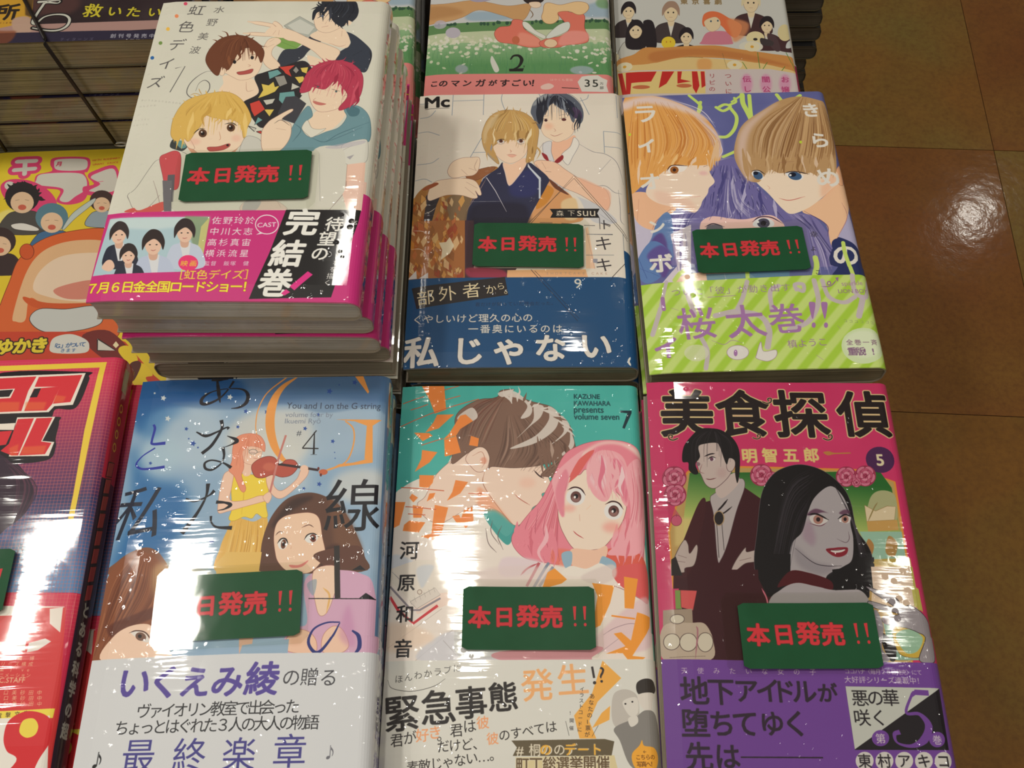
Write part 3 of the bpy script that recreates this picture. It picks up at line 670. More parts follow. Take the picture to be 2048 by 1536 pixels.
    T.p("600,740 740,690 830,685 740,760 640,790", (150, 96, 62), line=(90, 56, 42), lw=3)
    T.p("290,900 390,900 360,1000 300,1200 265,1250 262,1120 280,980", (52, 46, 54)); T.l("275,1045 320,1030 362,1000", (216, 200, 180), 5)
    R = T.rng
    OC = [(206, 138, 60), (226, 168, 92), (176, 96, 44), (232, 196, 146), (140, 88, 50), (194, 112, 66), (216, 180, 120), (160, 70, 46)]
    for i in range(75):
        x, y = R.uniform(170, 580), R.uniform(930, 1339)
        if 270 < x < 380 and y < 1230 and x < 400 - (y - 900) * .2: continue
        s, g = R.uniform(22, 60), R.uniform(-.5, .5)
        q = np.array([(0, -s), (s * .45, -s * .1), (s * .1, s), (-s * .5, s * .2)]) @ np.array([[math.cos(g), math.sin(g)], [-math.sin(g), math.cos(g)]])
        T.q(q + [x, y], OC[i % 8], .8, line=(110, 64, 40) if i % 3 == 0 else None, lw=2)
    # dark blue kimono and neck
    T.p("850,690 888,645 905,720 938,832 1010,760 1080,650 1150,680 1250,770 1235,830 1170,950 1110,1060 1075,1160 1090,1339 592,1339 600,1120 625,990 690,860 735,770 790,730", (50, 52, 78)); T.p("960,780 1080,700 1170,760 1150,900 1000,920 940,880", (52, 56, 108), .8, blur=16); T.p("640,1000 900,960 1080,1000 1050,1200 640,1300", (38, 36, 54), .8, blur=16)
    T.p("890,650 960,660 1060,610 1075,660 1010,760 938,828 905,730", (240, 200, 172)); T.l("888,645 905,720 938,832 1010,755 1085,640", (210, 200, 200), 4, s=0)
    T.q("1085,652 1110,690 1188,768 1186,930 1172,930 1172,780 1085,680", (206, 212, 222)); T.l("735,770 760,765 830,870 918,1035", (212, 208, 216), 6, s=0); T.l("640,955 870,952", (190, 190, 200), 5, s=0); T.l("720,800 735,770 790,730", (200, 200, 210), 5)
    T.l("760,770 690,890 600,1030", (170, 140, 130), 4)
    # blond man in front
    T.p("815,480 860,440 1000,430 1080,470 1078,560 1040,612 985,645 930,652 870,622 825,570", (240, 212, 188), line=(160, 120, 110), lw=2)
    T.p("790,545 815,520 830,570 815,580", SKIN)
    T.p("722,440 738,370 775,300 840,250 930,232 1040,248 1120,300 1170,380 1165,470 1150,560 1125,625 1072,645 1082,560 1078,480 1040,450 985,470 930,465 895,490 860,475 840,500 812,520 815,560 850,620 856,660 815,630 770,585 735,520", (196, 156, 96), line=(130, 96, 60), lw=2.5)
    T.hair("930,235 800,320 760,560", "950,235 900,380 850,490", 40, [(226, 196, 140), (140, 104, 56), (212, 172, 104)], 5, .6); T.hair("950,235 960,380 930,470", "1000,240 1140,380 1110,620", 46, [(228, 200, 146), (144, 106, 60), (206, 164, 90)], 5, .6)
    T.p("735,400 790,300 860,250 830,330 770,430 745,500", (222, 204, 172), .5, blur=8); T.p("745,505 780,580 850,640 815,625 770,585", (150, 150, 160), .6, blur=4)
    T.locks("770,430 830,420 900,420 960,430 1040,410 1110,430", "745,530 835,520 880,500 950,490 1030,480 1085,520", 20, [(196, 156, 96), (224, 194, 140), (160, 122, 70), (236, 216, 176)], 34); T.locks("770,470 800,540 830,590", "740,590 790,640 860,680", 7, [(196, 156, 96), (150, 150, 160)], 24); T.locks("1140,500 1120,560 1090,600", "1160,610 1110,660 1060,660", 6, [(196, 156, 96), (150, 112, 62)], 24); T.locks("790,300 880,245 1000,245 1100,300 1150,360", "750,310 850,215 1010,215 1140,290 1190,400", 10, [(196, 156, 96), (160, 122, 70)], 14)
    for x in (872, 1030): T.e(x, 482, 30, 13, (212, 208, 206)); T.e(x + 2, 478, 15, 13, (110, 62, 50)); T.e(x + 2, 476, 6, 6, INK); T.l([(x - 36, 478), (x, 463), (x + 36, 466)], INK, 5); T.l([(x - 30, 497), (x, 503), (x + 30, 495)], (130, 130, 150), 3)
    T.l("945,545 955,560 945,568", (190, 120, 100), 4); T.l("918,586 960,582 1000,590", (180, 110, 100), 4); T.p("925,590 960,586 995,592 960,608", (226, 160, 140), .7)
    T.p("455,705 490,645 560,612 640,606 705,612 698,700 660,745 590,755 500,768 462,745", SKIN, line=(150, 110, 100), lw=3); T.l("620,690 690,715", (170, 130, 115), 3); T.l("560,700 610,745", (170, 130, 115), 3); T.l("690,620 665,680 680,710", (170, 130, 115), 3)
    T.p("300,880 350,800 470,775 600,772 680,800 720,890 700,905 672,870 690,920 650,930 560,905 440,905 310,945", SKIN, line=(150, 110, 100), lw=3); T.l("590,840 670,905", (170, 130, 115), 3); T.l("600,800 690,850", (170, 130, 115), 3); T.p("255,850 350,805 380,818 290,860", (160, 84, 50))
    # fine diamond frame
    for d in (0, 22): T.l([(1108 - d, 1130), (1450, 748 + d), (1882, 1232 + d)], (70, 58, 56), 4, s=0, taper=0)
    T.q("1258,1012 1652,1008 1632,1044 1652,1080 1262,1082 1282,1046", (34, 32, 34)); T.t('森下', 1338, 1046, 1428, 1044, 62, (222, 210, 190)); T.tl('suu', 1475, 1066, 1618, 1066, (222, 210, 190))
    for q in ("1180,1120 1280,1122", "1350,1125 1435,1130", "1528,1140 1615,1142", "1548,1210 1755,1212", "1650,1080 1655,1170", "1660,1120 1735,1150", "1300,1128 1320,1138"): T.l(q, (70, 66, 70), 5, s=0, taper=0)
    T.ch('キ', 1682, 1280, 150, (60, 56, 60), bold=0)
    b2()
    T.q("130,0 590,0 592,470 120,470", (168, 108, 60))
    for i in range(70):
        x, y = R.uniform(150, 570), R.uniform(0, 440); s, g = R.uniform(22, 62), R.uniform(-.5, .5)
        q = np.array([(0, -s), (s * .5, -s * .1), (s * .1, s), (-s * .5, s * .2)]) @ np.array([[math.cos(g), math.sin(g)], [-math.sin(g), math.cos(g)]])
        T.q(q + [x, y], OC[(i * 3) % 8], .8, line=(110, 64, 40) if i % 3 == 0 else None, lw=2)
    T.q("385,175 440,170 470,130 505,200 470,260 400,310 410,230", (228, 212, 180)); T.l("180,70 250,80 285,102", (226, 210, 196), 5); T.l("155,215 240,222 285,270 270,310", (226, 210, 196), 5); T.q("135,455 205,390 210,455", (214, 208, 206)); T.q("225,455 300,410 300,455", (214, 208, 206))
    T.q("590,0 660,0 660,380 1000,380 930,470 590,470", (74, 52, 62)); T.p("600,380 760,375 900,400 900,455 640,455", (170, 60, 84), .8, blur=8)
    T.q("925,395 1600,385 1620,450 920,455", (230, 176, 130)); T.q("1540,60 1560,50 1625,420 1545,440", (236, 190, 156), .8); T.l("1540,50 1625,430", (170, 130, 120), 3, s=0); T.q("1540,380 1900,380 1900,450 1560,450", (226, 217, 204))
    T.t('SHORTCAKE CAKE', 1240, 420, 1705, 418, 32, (186, 150, 130), latin=1)
    T.ch('キ', 1685, 348, 150, (60, 56, 60), bold=0); T.ch('ト', 1700, 30, 110, (60, 56, 60)); T.q("1600,300 1635,300 1635,335 1600,330", (150, 150, 160))
    for q in ("1555,108 1755,106", "1545,272 1765,270", "1838,100 1850,300"): T.l(q, (110, 118, 130), 4, s=0, taper=0)
    for d in (0, 20): T.l([(1892 - d, 296 + d), (1740 - d, 460 + d)], (70, 58, 56), 4, s=0, taper=0)
    T.q("40,458 900,452 1800,446 2300,520 2300,1500 0,1500", (28, 76, 122)); T.noise(0, 100)
    T.l("1110,390 1200,490 1480,795", (44, 40, 54), 4, s=0, taper=0); T.l("1140,400 1220,480 1490,775", (44, 40, 54), 3, s=0, taper=0); T.l("1760,446 1730,480", (44, 40, 54), 4)
    T.q("168,528 905,448 932,590 208,695", (46, 42, 44))
    for ch, x, y, s in (('部', 280, 605, 150), ('外', 452, 577, 150), ('者', 642, 553, 150), ('か', 795, 545, 92), ('ら', 872, 520, 72), ('。', 935, 548, 84)): T.ch(ch, x, y, s, (232, 216, 176), rot=-6, bold=.6)
    T.ch('9', 1480, 498, 128, (214, 210, 200), bold=2, latin=1); T.t('君だけが知っていた理由だった。', 690, 665, 1290, 655, 40, (34, 50, 80))
    T.t('くやしいけど理久の心の', 215, 778, 1085, 768, 84, (222, 218, 210), bold=2.2, out=(30, 50, 80), ow=2); T.t('一番奥にいるのは', 655, 858, 1318, 855, 84, (222, 218, 210), bold=2.2, out=(30, 50, 80), ow=2)
    for ch, x, y, s in (('私', 245, 1032, 290), ('じ', 615, 1025, 265), ('ゃ', 940, 1010, 300), ('な', 1262, 1005, 260), ('い', 1622, 985, 270)): T.ch(ch, x, y, s, (222, 216, 208), bold=9, out=(22, 44, 74), ow=4)
    T.e(1915, 1105, 42, 38, (222, 216, 208)); T.e(1915, 1105, 25, 22, (28, 76, 122))
    T.mm(); T.q("109,108 150,121 150,190 109,190", (28, 76, 122))
    return T
def art_C():
    T = Print('sheet_violet_lime', *S1, POSE['C'], (98, 102, 158)); T.noise(3, 160, 5)
    s1 = lambda: T.use(1220, 160, .2832); s2 = lambda: T.use(1240, 440, .27344)
    s1(); LM = (196, 220, 110)
    for q, w in (("560,100 640,180 620,240", 22), ("640,150 625,220", 24), ("750,190 800,215 850,185 810,170 760,195", 24), ("850,170 890,150 880,120", 20), ("855,200 895,260 880,340 830,395 770,400", 26), ("935,95 940,160 970,220 1000,280", 36), ("985,100 990,180 1000,280", 28), ("1180,95 1215,145", 28), ("1345,100 1300,130", 26), ("800,540 890,500", 24), ("860,150 935,95", 16)): T.l(q, LM, w, taper=0, cap=1)
    # pale shirts
    T.p("100,760 250,960 360,1100 250,1271 100,1271", (196, 190, 212)); T.p("1690,920 1790,1200 1820,1300 1600,1271 1640,1000", (176, 172, 206))
    # middle figure: long violet hair, face half covered
    T.p("610,1300 430,1290 420,1080 470,930 640,880 700,730 750,600 850,560 930,620 1050,760 1230,920 1420,950 1530,1060 1660,1300", (124, 116, 170))
    T.p("720,590 850,550 930,600 900,660 800,680 730,640", (214, 200, 210), .9, blur=14)
    T.p("720,620 800,560 900,560 1010,720 1240,930 1240,1000 700,1000 480,960 640,900", (112, 106, 164))
    T.hair("760,600 700,720 660,900", "850,600 850,800 840,990", 60, [(70, 66, 128), (176, 168, 206), (60, 58, 116)], 7, .65, .12); T.hair("850,600 860,800 850,990", "930,640 1080,800 1230,980", 60, [(70, 66, 128), (176, 168, 206), (64, 60, 110)], 7, .65, .12); T.hair("640,900 560,1000 520,1200", "480,930 450,1060 440,1240", 30, [(70, 66, 128), (176, 168, 206)], 7, .6); T.hair("1230,930 1400,1040 1560,1280", "1420,960 1500,1100 1640,1290", 40, [(70, 66, 128), (176, 168, 206), (64, 60, 110)], 6, .6)
    T.locks("720,700 800,760 880,780 960,780 1060,820 1180,900", "640,1000 760,980 860,985 930,980 1060,970 1220,990", 24, [(112, 106, 164), (74, 70, 132), (180, 174, 210)], 34)
    T.p("640,1010 720,960 850,975 960,980 1120,950 1200,985 1235,1040 1180,1090 700,1090", (236, 196, 190)); 
    T.hair("800,700 760,860 680,990", "900,700 960,860 1150,960", 40, [(84, 78, 140), (110, 104, 160), (190, 184, 214)], 6, .7)
    T.p("1010,1010 1050,975 1120,975 1160,1005 1140,1035 1030,1035", (226, 226, 232)); T.e(1085, 1008, 45, 34, (74, 72, 92)); T.e(1085, 1008, 20, 18, (30, 28, 40)); T.e(1045, 1000, 10, 8, (240, 240, 245)); T.l("1005,1000 1060,965 1140,968 1220,1010", (60, 40, 70), 9)
    T.e(740, 1045, 60, 28, (110, 108, 120)); T.l("670,1035 730,1012 810,1035", (50, 40, 60), 8)
    # left head
    T.p("150,800 260,790 340,850 470,900 380,980 310,1055 190,985", (236, 186, 150)); T.l("205,830 195,980", (200, 140, 120), 4); T.l("300,1050 330,990 440,900", (140, 100, 130), 4)
    T.p("300,700 420,610 600,590 700,580 706,650 740,715 700,760 690,800 655,850 640,890 605,932 560,925 480,900 330,862 255,790", (240, 216, 196)); T.p("330,780 560,840 600,925 470,895 340,860", (236, 190, 170), .5, blur=14)
    T.p("95,140 170,100 330,105 470,150 600,215 690,280 755,370 790,470 780,560 740,575 710,640 695,600 640,600 540,600 420,620 350,665 290,700 230,740 130,780 90,500", (226, 164, 90))
    T.p("95,140 330,105 600,210 700,290 620,260 450,200 250,160 110,200", (226, 206, 206), .9, blur=16); T.p("600,240 755,370 788,470 770,560 720,440 660,330", (216, 200, 214), .9, blur=12)
    T.hair("160,140 120,500 150,760", "400,150 560,400 400,610", 60, [(206, 136, 58), (238, 190, 128), (184, 108, 44)], 6, .5); T.hair("400,150 500,400 420,610", "580,230 770,430 730,570", 56, [(210, 142, 66), (240, 200, 150), (190, 116, 56)], 6, .5)
    for q in ("430,130 600,190 680,240 745,330", "640,235 740,300", "780,440 795,500 770,540"): T.l(q, (216, 208, 226), 6)
    T.locks("130,640 260,600 400,560 520,560 640,560 740,500", "120,790 250,740 370,680 480,620 620,625 745,610", 26, [(226, 164, 90), (240, 194, 130), (206, 136, 62), (236, 206, 176)], 34); T.locks("740,480 770,500", "700,660 770,600", 5, [(226, 190, 150)], 20)
    T.p("410,640 440,600 540,602 520,640 440,655", (240, 232, 226)); T.e(455, 632, 30, 26, (160, 96, 40)); T.e(455, 632, 12, 12, (60, 30, 20)); T.l("400,640 440,600 550,604", (80, 40, 30), 8); T.l("425,650 480,655", (120, 70, 50), 4); T.l("660,610 690,600", (80, 40, 30), 8)
    T.l("565,826 640,818", (206, 110, 110), 5); T.e(660, 655, 30, 14, (226, 160, 170), .5, blur=10)
    # right head
    T.p("1360,920 1500,830 1620,700 1690,740 1712,850 1680,960 1620,1090 1590,1160 1560,1150 1530,1020 1450,960", (238, 192, 156)); T.l("1640,860 1680,960 1600,1120", (180, 120, 120), 4); T.l("1370,920 1530,1015 1540,1100", (90, 60, 110), 5)
    T.p("1600,640 1635,590 1660,640 1665,720 1620,730", (240, 180, 140), line=(180, 120, 90), lw=3)
    T.p("985,640 1060,600 1400,600 1600,640 1610,720 1560,770 1490,835 1400,900 1290,942 1225,912 1120,800 1035,720", (242, 220, 198)); T.p("1500,830 1600,720 1590,640 1500,700", (236, 176, 140), .6, blur=16)
    T.p("880,545 895,400 950,300 1080,210 1210,135 1340,108 1470,135 1535,170 1600,390 1605,600 1585,668 1540,640 1500,690 1420,650 1380,660 1300,640 1200,655 1130,630 1080,690 1040,720 960,690", (186, 148, 104))
    T.p("900,480 960,310 1200,150 1000,340 960,560 1010,700 950,680", (216, 190, 180), .8, blur=16)
    T.hair("1330,115 1020,330 990,690", "1380,115 1330,400 1250,640", 70, [(150, 108, 66), (216, 184, 146), (126, 86, 50)], 6.5, .55); T.hair("1380,115 1330,400 1280,640", "1520,180 1600,420 1570,660", 70, [(150, 108, 66), (212, 176, 130), (120, 80, 48)], 6.5, .55)
    T.locks("940,560 1020,560 1130,560 1260,570 1380,570 1500,590 1580,560", "960,730 1060,700 1130,660 1270,665 1400,680 1500,720 1590,710", 30, [(186, 148, 104), (206, 172, 130), (150, 110, 70), (216, 188, 160)], 34)
    T.p("1000,655 1040,632 1082,670 1075,700 1030,690", (232, 232, 236)); T.e(1046, 672, 34, 27, (62, 92, 130), ang=20); T.e(1030, 655, 18, 13, (22, 26, 44)); T.l("1000,640 1050,636 1100,665", (40, 34, 44), 7)
    T.p("1240,655 1300,645 1365,670 1350,700 1290,698", (232, 232, 236)); T.e(1308, 674, 48, 28, (62, 92, 130), ang=8); T.e(1290, 664, 26, 16, (20, 24, 42)); T.e(1275, 668, 9, 7, (240, 240, 245)); T.l("1230,655 1300,642 1410,660", (44, 34, 44), 8); T.l("1190,578 1300,572", (150, 100, 80), 4)
    T.l("1195,832 1270,846 1380,818", (200, 110, 100), 6); T.l("1110,740 1130,760 1118,770", (220, 170, 150), 4)
    T.p("1600,1130 1640,1110 1790,1190 1830,1300 1560,1300", (44, 52, 100))
    T.p("330,1000 400,930 440,1000 440,1271 210,1271 290,1120", (98, 130, 182)); T.p("300,1120 370,1080 400,1200 260,1271", (90, 60, 130), .8, blur=8)
    W = (226, 222, 214)
    for ch, x, y, s, b in (('ラ', 250, 232, 185, 5), ('イ', 262, 460, 140, 6), ('オ', 285, 712, 165, 5), ('ン', 330, 1030, 130, 5), ('き', 1418, 208, 140, 5), ('ら', 1482, 420, 150, 5), ('め', 1540, 682, 190, 5)): T.ch(ch, x, y, s, W, bold=b, skew=-.05)
    T.e(1348, 434, 10, 10, (190, 214, 60)); T.e(140, 374, 10, 10, (190, 214, 60))
    s2()
    T.p("130,280 230,150 340,200 345,300 290,420 200,455 140,400", (92, 126, 182)); T.p("200,250 300,180 380,260 330,420 260,340", (96, 60, 136), .7, blur=8); T.l("140,270 200,420", (40, 60, 130), 4); T.l("150,340 290,410", (60, 80, 150), 4)
    T.p("1550,170 1610,130 1740,200 1790,300 1830,420 1560,420 1600,320", (40, 50, 98)); 
    T.q("370,100 520,30 520,470 300,470 420,330", (214, 204, 216)); T.hair("400,80 380,200 420,360", "480,60 500,200 460,440", 16, [(120, 108, 160), (170, 160, 200)], 6, .6)
    T.hair("1400,60 1500,200 1560,400", "1380,60 1420,250 1440,400", 30, [(120, 110, 170), (176, 168, 206), (80, 74, 130)], 6, .7)
    T.p("480,400 800,370 960,400 960,470 440,470", (238, 200, 176)); T.q("630,395 1240,370 1240,430 640,460", (96, 140, 170), .85); T.l("760,380 780,450", (200, 190, 200), 10); T.l("1240,370 1460,360", (190, 190, 210), 8)
    T.ch('ボ', 300, 312, 180, W, bold=7); T.ch('の', 1655, 248, 215, W, bold=7)
    T.l("1635,160 1650,240 1715,420", LM, 30, taper=0, cap=1); T.l("1430,270 1440,330 1420,420", LM, 40, taper=0, cap=1); T.l("500,350 440,390 400,440", LM, 34, taper=0, cap=1); T.l("930,370 935,440", LM, 30, taper=0)
    T.ch('6', 450, 132, 60, (80, 80, 84), latin=1); T.ch('幸', 1420, 100, 60, (60, 56, 70)); T.ch('ょ', 1415, 200, 60, (60, 56, 70)); T.ch('こ', 1450, 380, 50, (50, 46, 60))
    # lime band with diagonal stripes
    B1, B2 = (168, 206, 66), (202, 222, 134)
    T.mask = None
    m0 = T.im.copy(); T.q("-100,478 1400,402 1900,392 2400,392 2400,1600 -100,1600", B1)
    msk = np.abs(T.im - np.array(B1, np.float32)).sum(2) < .5
    sv = T.im.copy()
    for i in range(-4, 26): x = i * 150; T.q([(x, 380), (x + 78, 380), (x + 78 - 760, 1300), (x - 760, 1300)], B2, .85, blur=6)
    T.im = np.where(msk[..., None], T.im, sv)
    LV = (196, 180, 196)
    for q, w in (("490,455 500,560 545,680", 38), ("930,450 900,560 860,650", 34), ("700,700 850,670 1020,700 1090,800 1080,930", 44), ("1110,650 1100,520 1160,480", 34), ("1290,500 1340,520 1340,470 1280,470 1290,510", 30), ("1420,440 1450,600 1380,740 1240,800", 38), ("1480,440 1530,560 1640,600 1720,560", 34), ("1700,400 1720,520 1800,560 1830,440", 36), ("1780,560 1750,700", 44), ("300,640 240,830", 36), ("590,850 640,960 630,1080", 34), ("880,680 1000,690", 20), ("340,450 300,620", 26)): T.l(q, LV, w, .9, taper=0, cap=1)
    PU = (164, 118, 172)
    T.l("312,570 322,650", PU, 30, taper=0, cap=1); T.ch('イ', 342, 930, 200, PU, bold=7)
    for ch, x, y, s in (('桜', 560, 752, 290), ('太', 915, 738, 300), ('巻', 1215, 718, 270)): T.ch(ch, x, y, s, PU, bold=4, rot=-3)
    for x in (1405, 1495): T.p([(x - 24, 610), (x, 598), (x + 24, 612), (x + 12, 700), (x + 4, 722), (x - 6, 700)], PU); T.e(x + 12, 768, 15, 20, PU)
    T.t('ついに「彼」が動き出す', 410, 528, 1212, 492, 74, (158, 132, 156)); T.l("640,565 850,552", PU, 4, s=0, taper=0)
    T.e(862, 968, 80, 52, (224, 220, 214), line=(170, 140, 160), lw=4); T.e(846, 972, 14, 24, PU); T.p("1000,980 1030,890 1050,960 1140,950 1140,1000 1080,1030 1000,1010", (224, 220, 214), line=(170, 140, 160), lw=4); T.e(560, 970, 90, 60, (214, 216, 190), .7); T.l("670,880 760,910 820,880 900,900", PU, 4)
    T.t('槙ようこ', 1260, 905, 1482, 890, 76, (160, 126, 160), bold=1)
    T.e(1785, 915, 165, 130, (208, 224, 178)); T.e(1785, 905, 140, 100, (220, 230, 200), .8, blur=8)
    T.t('全巻一斉', 1680, 892, 1862, 890, 52, (130, 96, 120), bold=1.5); T.t('重版!!', 1700, 958, 1880, 955, 72, (132, 96, 130), bold=2.5); T.t('ココココココ', 1650, 735, 1850, 745, 30, (140, 150, 110))
    T.tl('LION BOY', 1600, 532, 1820, 528, (150, 110, 150), bold=.8); T.tl('sparkle', 1625, 478, 1780, 470, (170, 130, 160)); T.l("1470,485 1540,480 1590,430", (150, 110, 150), 8); T.q("1575,420 1600,415 1595,450", (150, 110, 150)); T.e(1530, 460, 16, 16, (150, 110, 150)); T.e(1530, 460, 8, 8, B2); T.l("1590,770 1615,795", PU, 6); T.l("1895,760 1880,785", PU, 6); T.l("1435,985 1490,1020", PU, 5); T.l("370,640 430,660", PU, 4)
    return T

def strokes(T, segs, c, w, out=None):
    for s in segs:
        ww = w if len(s) == 1 else s[1]
        T.l(s[0] if len(s) > 1 else s[0], c, ww, taper=0, cap=1)

def art_D():
    T = Print('sheet_blue_white', *S1, POSE['D'], (150, 178, 204)); T.noise(5, 130, 7, (1.2, .9, .6))
    d1 = lambda: T.use(170, 730, .31738); d2 = lambda: T.use(130, 1110, .32227)
    d1()
    DB, MB, LB = (34, 84, 140), (96, 146, 190), (190, 206, 214)
    T.q("300,0 2000,0 2000,250 300,250", (76, 112, 156), .9, blur=26); T.p("330,80 900,60 1000,200 700,240 450,300 330,420", (24, 84, 148), .85, blur=26)
    T.p("300,500 280,900 150,1290 420,1290 640,1000 620,760 400,700", (30, 96, 160), .8, blur=40); T.p("330,360 560,260 700,400 450,500", (60, 120, 176), .7, blur=34)
    T.e(700, 470, 230, 190, (176, 196, 212), .9, blur=40); T.e(480, 560, 130, 120, (170, 196, 212), .8, blur=34); T.e(1500, 420, 420, 180, (164, 186, 206), .9, blur=40); T.e(1150, 700, 260, 300, (190, 204, 212), .8, blur=40); T.p("900,420 1050,300 1380,300 1420,520 1180,700 940,600", (214, 212, 204), .8, blur=30); T.e(1750, 760, 200, 110, (204, 206, 204), .8, blur=26); T.e(1300, 900, 220, 120, (130, 166, 198), .7, blur=30)
    T.p("640,260 860,280 1060,270 1250,240 1500,300 1800,260 1890,300 1890,240 640,230", (86, 120, 160), .5, blur=8)
    def star(x, y, r, c):
        T.q([(x + (r if k % 2 == 0 else r * .5) * math.sin(k * math.pi / 5 + .3), y - (r if k % 2 == 0 else r * .5) * math.cos(k * math.pi / 5 + .3)) for k in range(10)], c)
    for x, y, r in ((492, 205, 20), (520, 335, 20), (912, 200, 20), (435, 172, 9), (760, 180, 12)): star(x, y, r, (206, 212, 214))
    for x, y, r in ((1012, 290, 16), (1145, 294, 17), (962, 388, 13), (637, 400, 14), (680, 492, 20), (1540, 162, 20), (1698, 104, 18), (1386, 398, 15), (1560, 478, 15), (1475, 748, 17), (1378, 776, 12), (710, 518, 8), (652, 462, 7), (410, 616, 13), (1468, 310, 13), (795, 1110, 20), (1600, 120, 6), (1572, 548, 5), (1575, 585, 5)): star(x, y, r, (52, 84, 160))
    OR = (238, 160, 84)
    T.l("1345,62 1240,140 1180,250 1165,380 1190,500 1235,580 1275,612", OR, [6, 34, 56, 56, 46, 30, 16], taper=0); T.l("1270,70 1150,170 1090,280 1075,380 1082,440", OR, [10, 8, 7, 6, 6], taper=0)
    T.q("1578,340 1872,342 1840,362 1812,380 1812,590 1760,590 1775,380 1700,352", OR); T.l("1640,350 1690,400 1690,500 1640,610 1520,660", OR, 9, taper=0); T.q("1690,612 1812,580 1812,612 1600,640 1520,668 1600,622", OR); T.q("1690,52 1748,52 1790,165 1782,178", OR)
    T.tl('You and I on the G string', 1268, 272, 1862, 275, (60, 70, 90), bold=.6, asp=1.1); T.tl('volume four by', 1260, 325, 1560, 325, (130, 140, 160), bold=.4); T.tl('Ikuemi Ryō', 1258, 366, 1482, 366, (130, 140, 160), bold=.4)
    T.ch('#', 1348, 425, 52, (80, 84, 96), latin=1)
    T.l("1458,410 1370,520", INK, 7, s=0, taper=0); T.l("1368,522 1470,524", INK, 8, s=0, taper=0); T.l("1445,420 1440,560", INK, [6, 18, 18, 12], s=0, taper=0); T.l("1420,562 1460,562", INK, 6, s=0)
    # violinist in a yellow dress
    HR = (232, 148, 118)
    T.p("940,960 1060,985 1140,950 1150,1050 1130,1200 1105,1300 825,1300 850,1150 890,1050", (226, 178, 88)); T.hair("930,980 890,1130 850,1290", "1130,970 1130,1130 1100,1290", 34, [(190, 136, 56), (238, 204, 126)], 4, .6)
    T.p("930,672 1000,685 1060,690 1140,700 1155,800 1140,880 1150,950 1120,960 1080,935 1050,965 1000,955 940,980 905,968 925,900 920,780", (240, 210, 72), line=(190, 150, 50), lw=2.5); T.l("990,700 1000,800 985,940", (214, 176, 50), 4)
    SK = (240, 200, 176)
    T.p("880,680 935,668 925,760 915,850 1010,850 1100,822 1160,830 1150,850 1010,890 900,920 840,930 838,860 855,760", SK, line=(190, 130, 110), lw=2.5)
    T.p("1140,690 1180,680 1190,760 1240,790 1330,720 1360,660 1400,640 1410,660 1380,720 1240,838 1160,790", SK, line=(190, 130, 110), lw=2.5)
    T.p("995,600 1050,620 1040,690 995,690", SK)
    T.p("968,560 985,480 1110,500 1112,560 1090,605 1055,628 1000,610", SK, line=(190, 130, 110), lw=2)
    T.p("930,520 955,455 1020,430 1095,440 1132,490 1130,545 1100,520 1040,510 1000,535 992,560 1000,640 985,700 1012,770 1000,800 975,780 940,700 905,660 925,600", HR, line=(190, 100, 80), lw=2); T.hair("1020,440 960,560 940,690", "1080,440 1120,480 1125,530", 20, [(246, 176, 146), (200, 110, 84)], 4, .5)
    T.l("1025,530 1060,548 1110,545", (90, 90, 90), 3); T.e(1058, 545, 26, 15, (236, 206, 190), line=(90, 96, 90), lw=3); T.l("1040,548 1072,552", (90, 60, 60), 3); T.l("1060,585 1085,588", (180, 70, 70), 5)
    T.p("1048,640 1080,600 1140,575 1190,580 1230,620 1270,595 1320,600 1340,640 1300,690 1240,705 1180,690 1120,710 1070,700", (186, 88, 74), line=(110, 44, 38), lw=3); T.e(1160, 640, 40, 26, (206, 112, 90), .8, blur=6)
    T.l("1215,622 1340,640 1470,660", (60, 44, 48), 16, taper=0); T.e(1500, 672, 28, 18, (200, 104, 72)); T.e(1470, 650, 7, 10, (110, 44, 38)); T.e(1485, 690, 7, 10, (110, 44, 38)); T.l("1265,440 1215,600 1150,860", (200, 128, 120), 13, taper=0); T.e(1380, 650, 26, 22, SK)
    T.p("1120,830 1160,798 1175,830 1150,870", SK, line=(190, 130, 110), lw=2)
    # woman with dark bobbed hair
    T.p("1105,1200 1120,1090 1170,960 1260,850 1370,805 1480,812 1600,880 1670,980 1730,1110 1760,1200 1740,1300 1110,1300", (98, 66, 54))
    T.p("1540,820 1640,920 1700,1040 1740,1180 1600,1240 1560,1060", (120, 82, 62), .8, blur=14); T.p("1180,1000 1300,850 1440,830 1300,920 1200,1020", (56, 38, 36), .8, blur=12); T.p("1480,1180 1600,1130 1590,1292 1500,1292", (70, 44, 40), .8, blur=10)
    T.p("1188,1080 1205,1000 1250,955 1320,935 1420,928 1475,965 1495,1080 1512,1185 1470,1260 1400,1310 1280,1300 1215,1240 1195,1170", (240, 204, 176), line=(120, 70, 60), lw=3)
    T.eye(1245, 1126, 62, 62, (110, 64, 44), 10, .08, ir=.32); T.eye(1426, 1090, 84, 52, (120, 60, 44), -8, .12, ir=.3)
    T.l("1200,1072 1222,1050 1250,1052", (90, 56, 50), 5); T.l("1365,1022 1410,1005 1440,1020", (90, 56, 50), 5); T.l("1300,1140 1290,1190 1320,1205", (206, 150, 126), 4); T.e(1300, 1205, 30, 14, (232, 160, 140), .5, blur=8); T.p("1285,1250 1340,1245 1410,1225 1380,1262 1310,1275", (222, 140, 130))
    # big lettering
    K = (30, 30, 38)
    T.ch('線', 1690, 878, 380, K, asp=1.0); T.ch('私', 345, 925, 345, (34, 40, 58), asp=1.12, skew=.22)
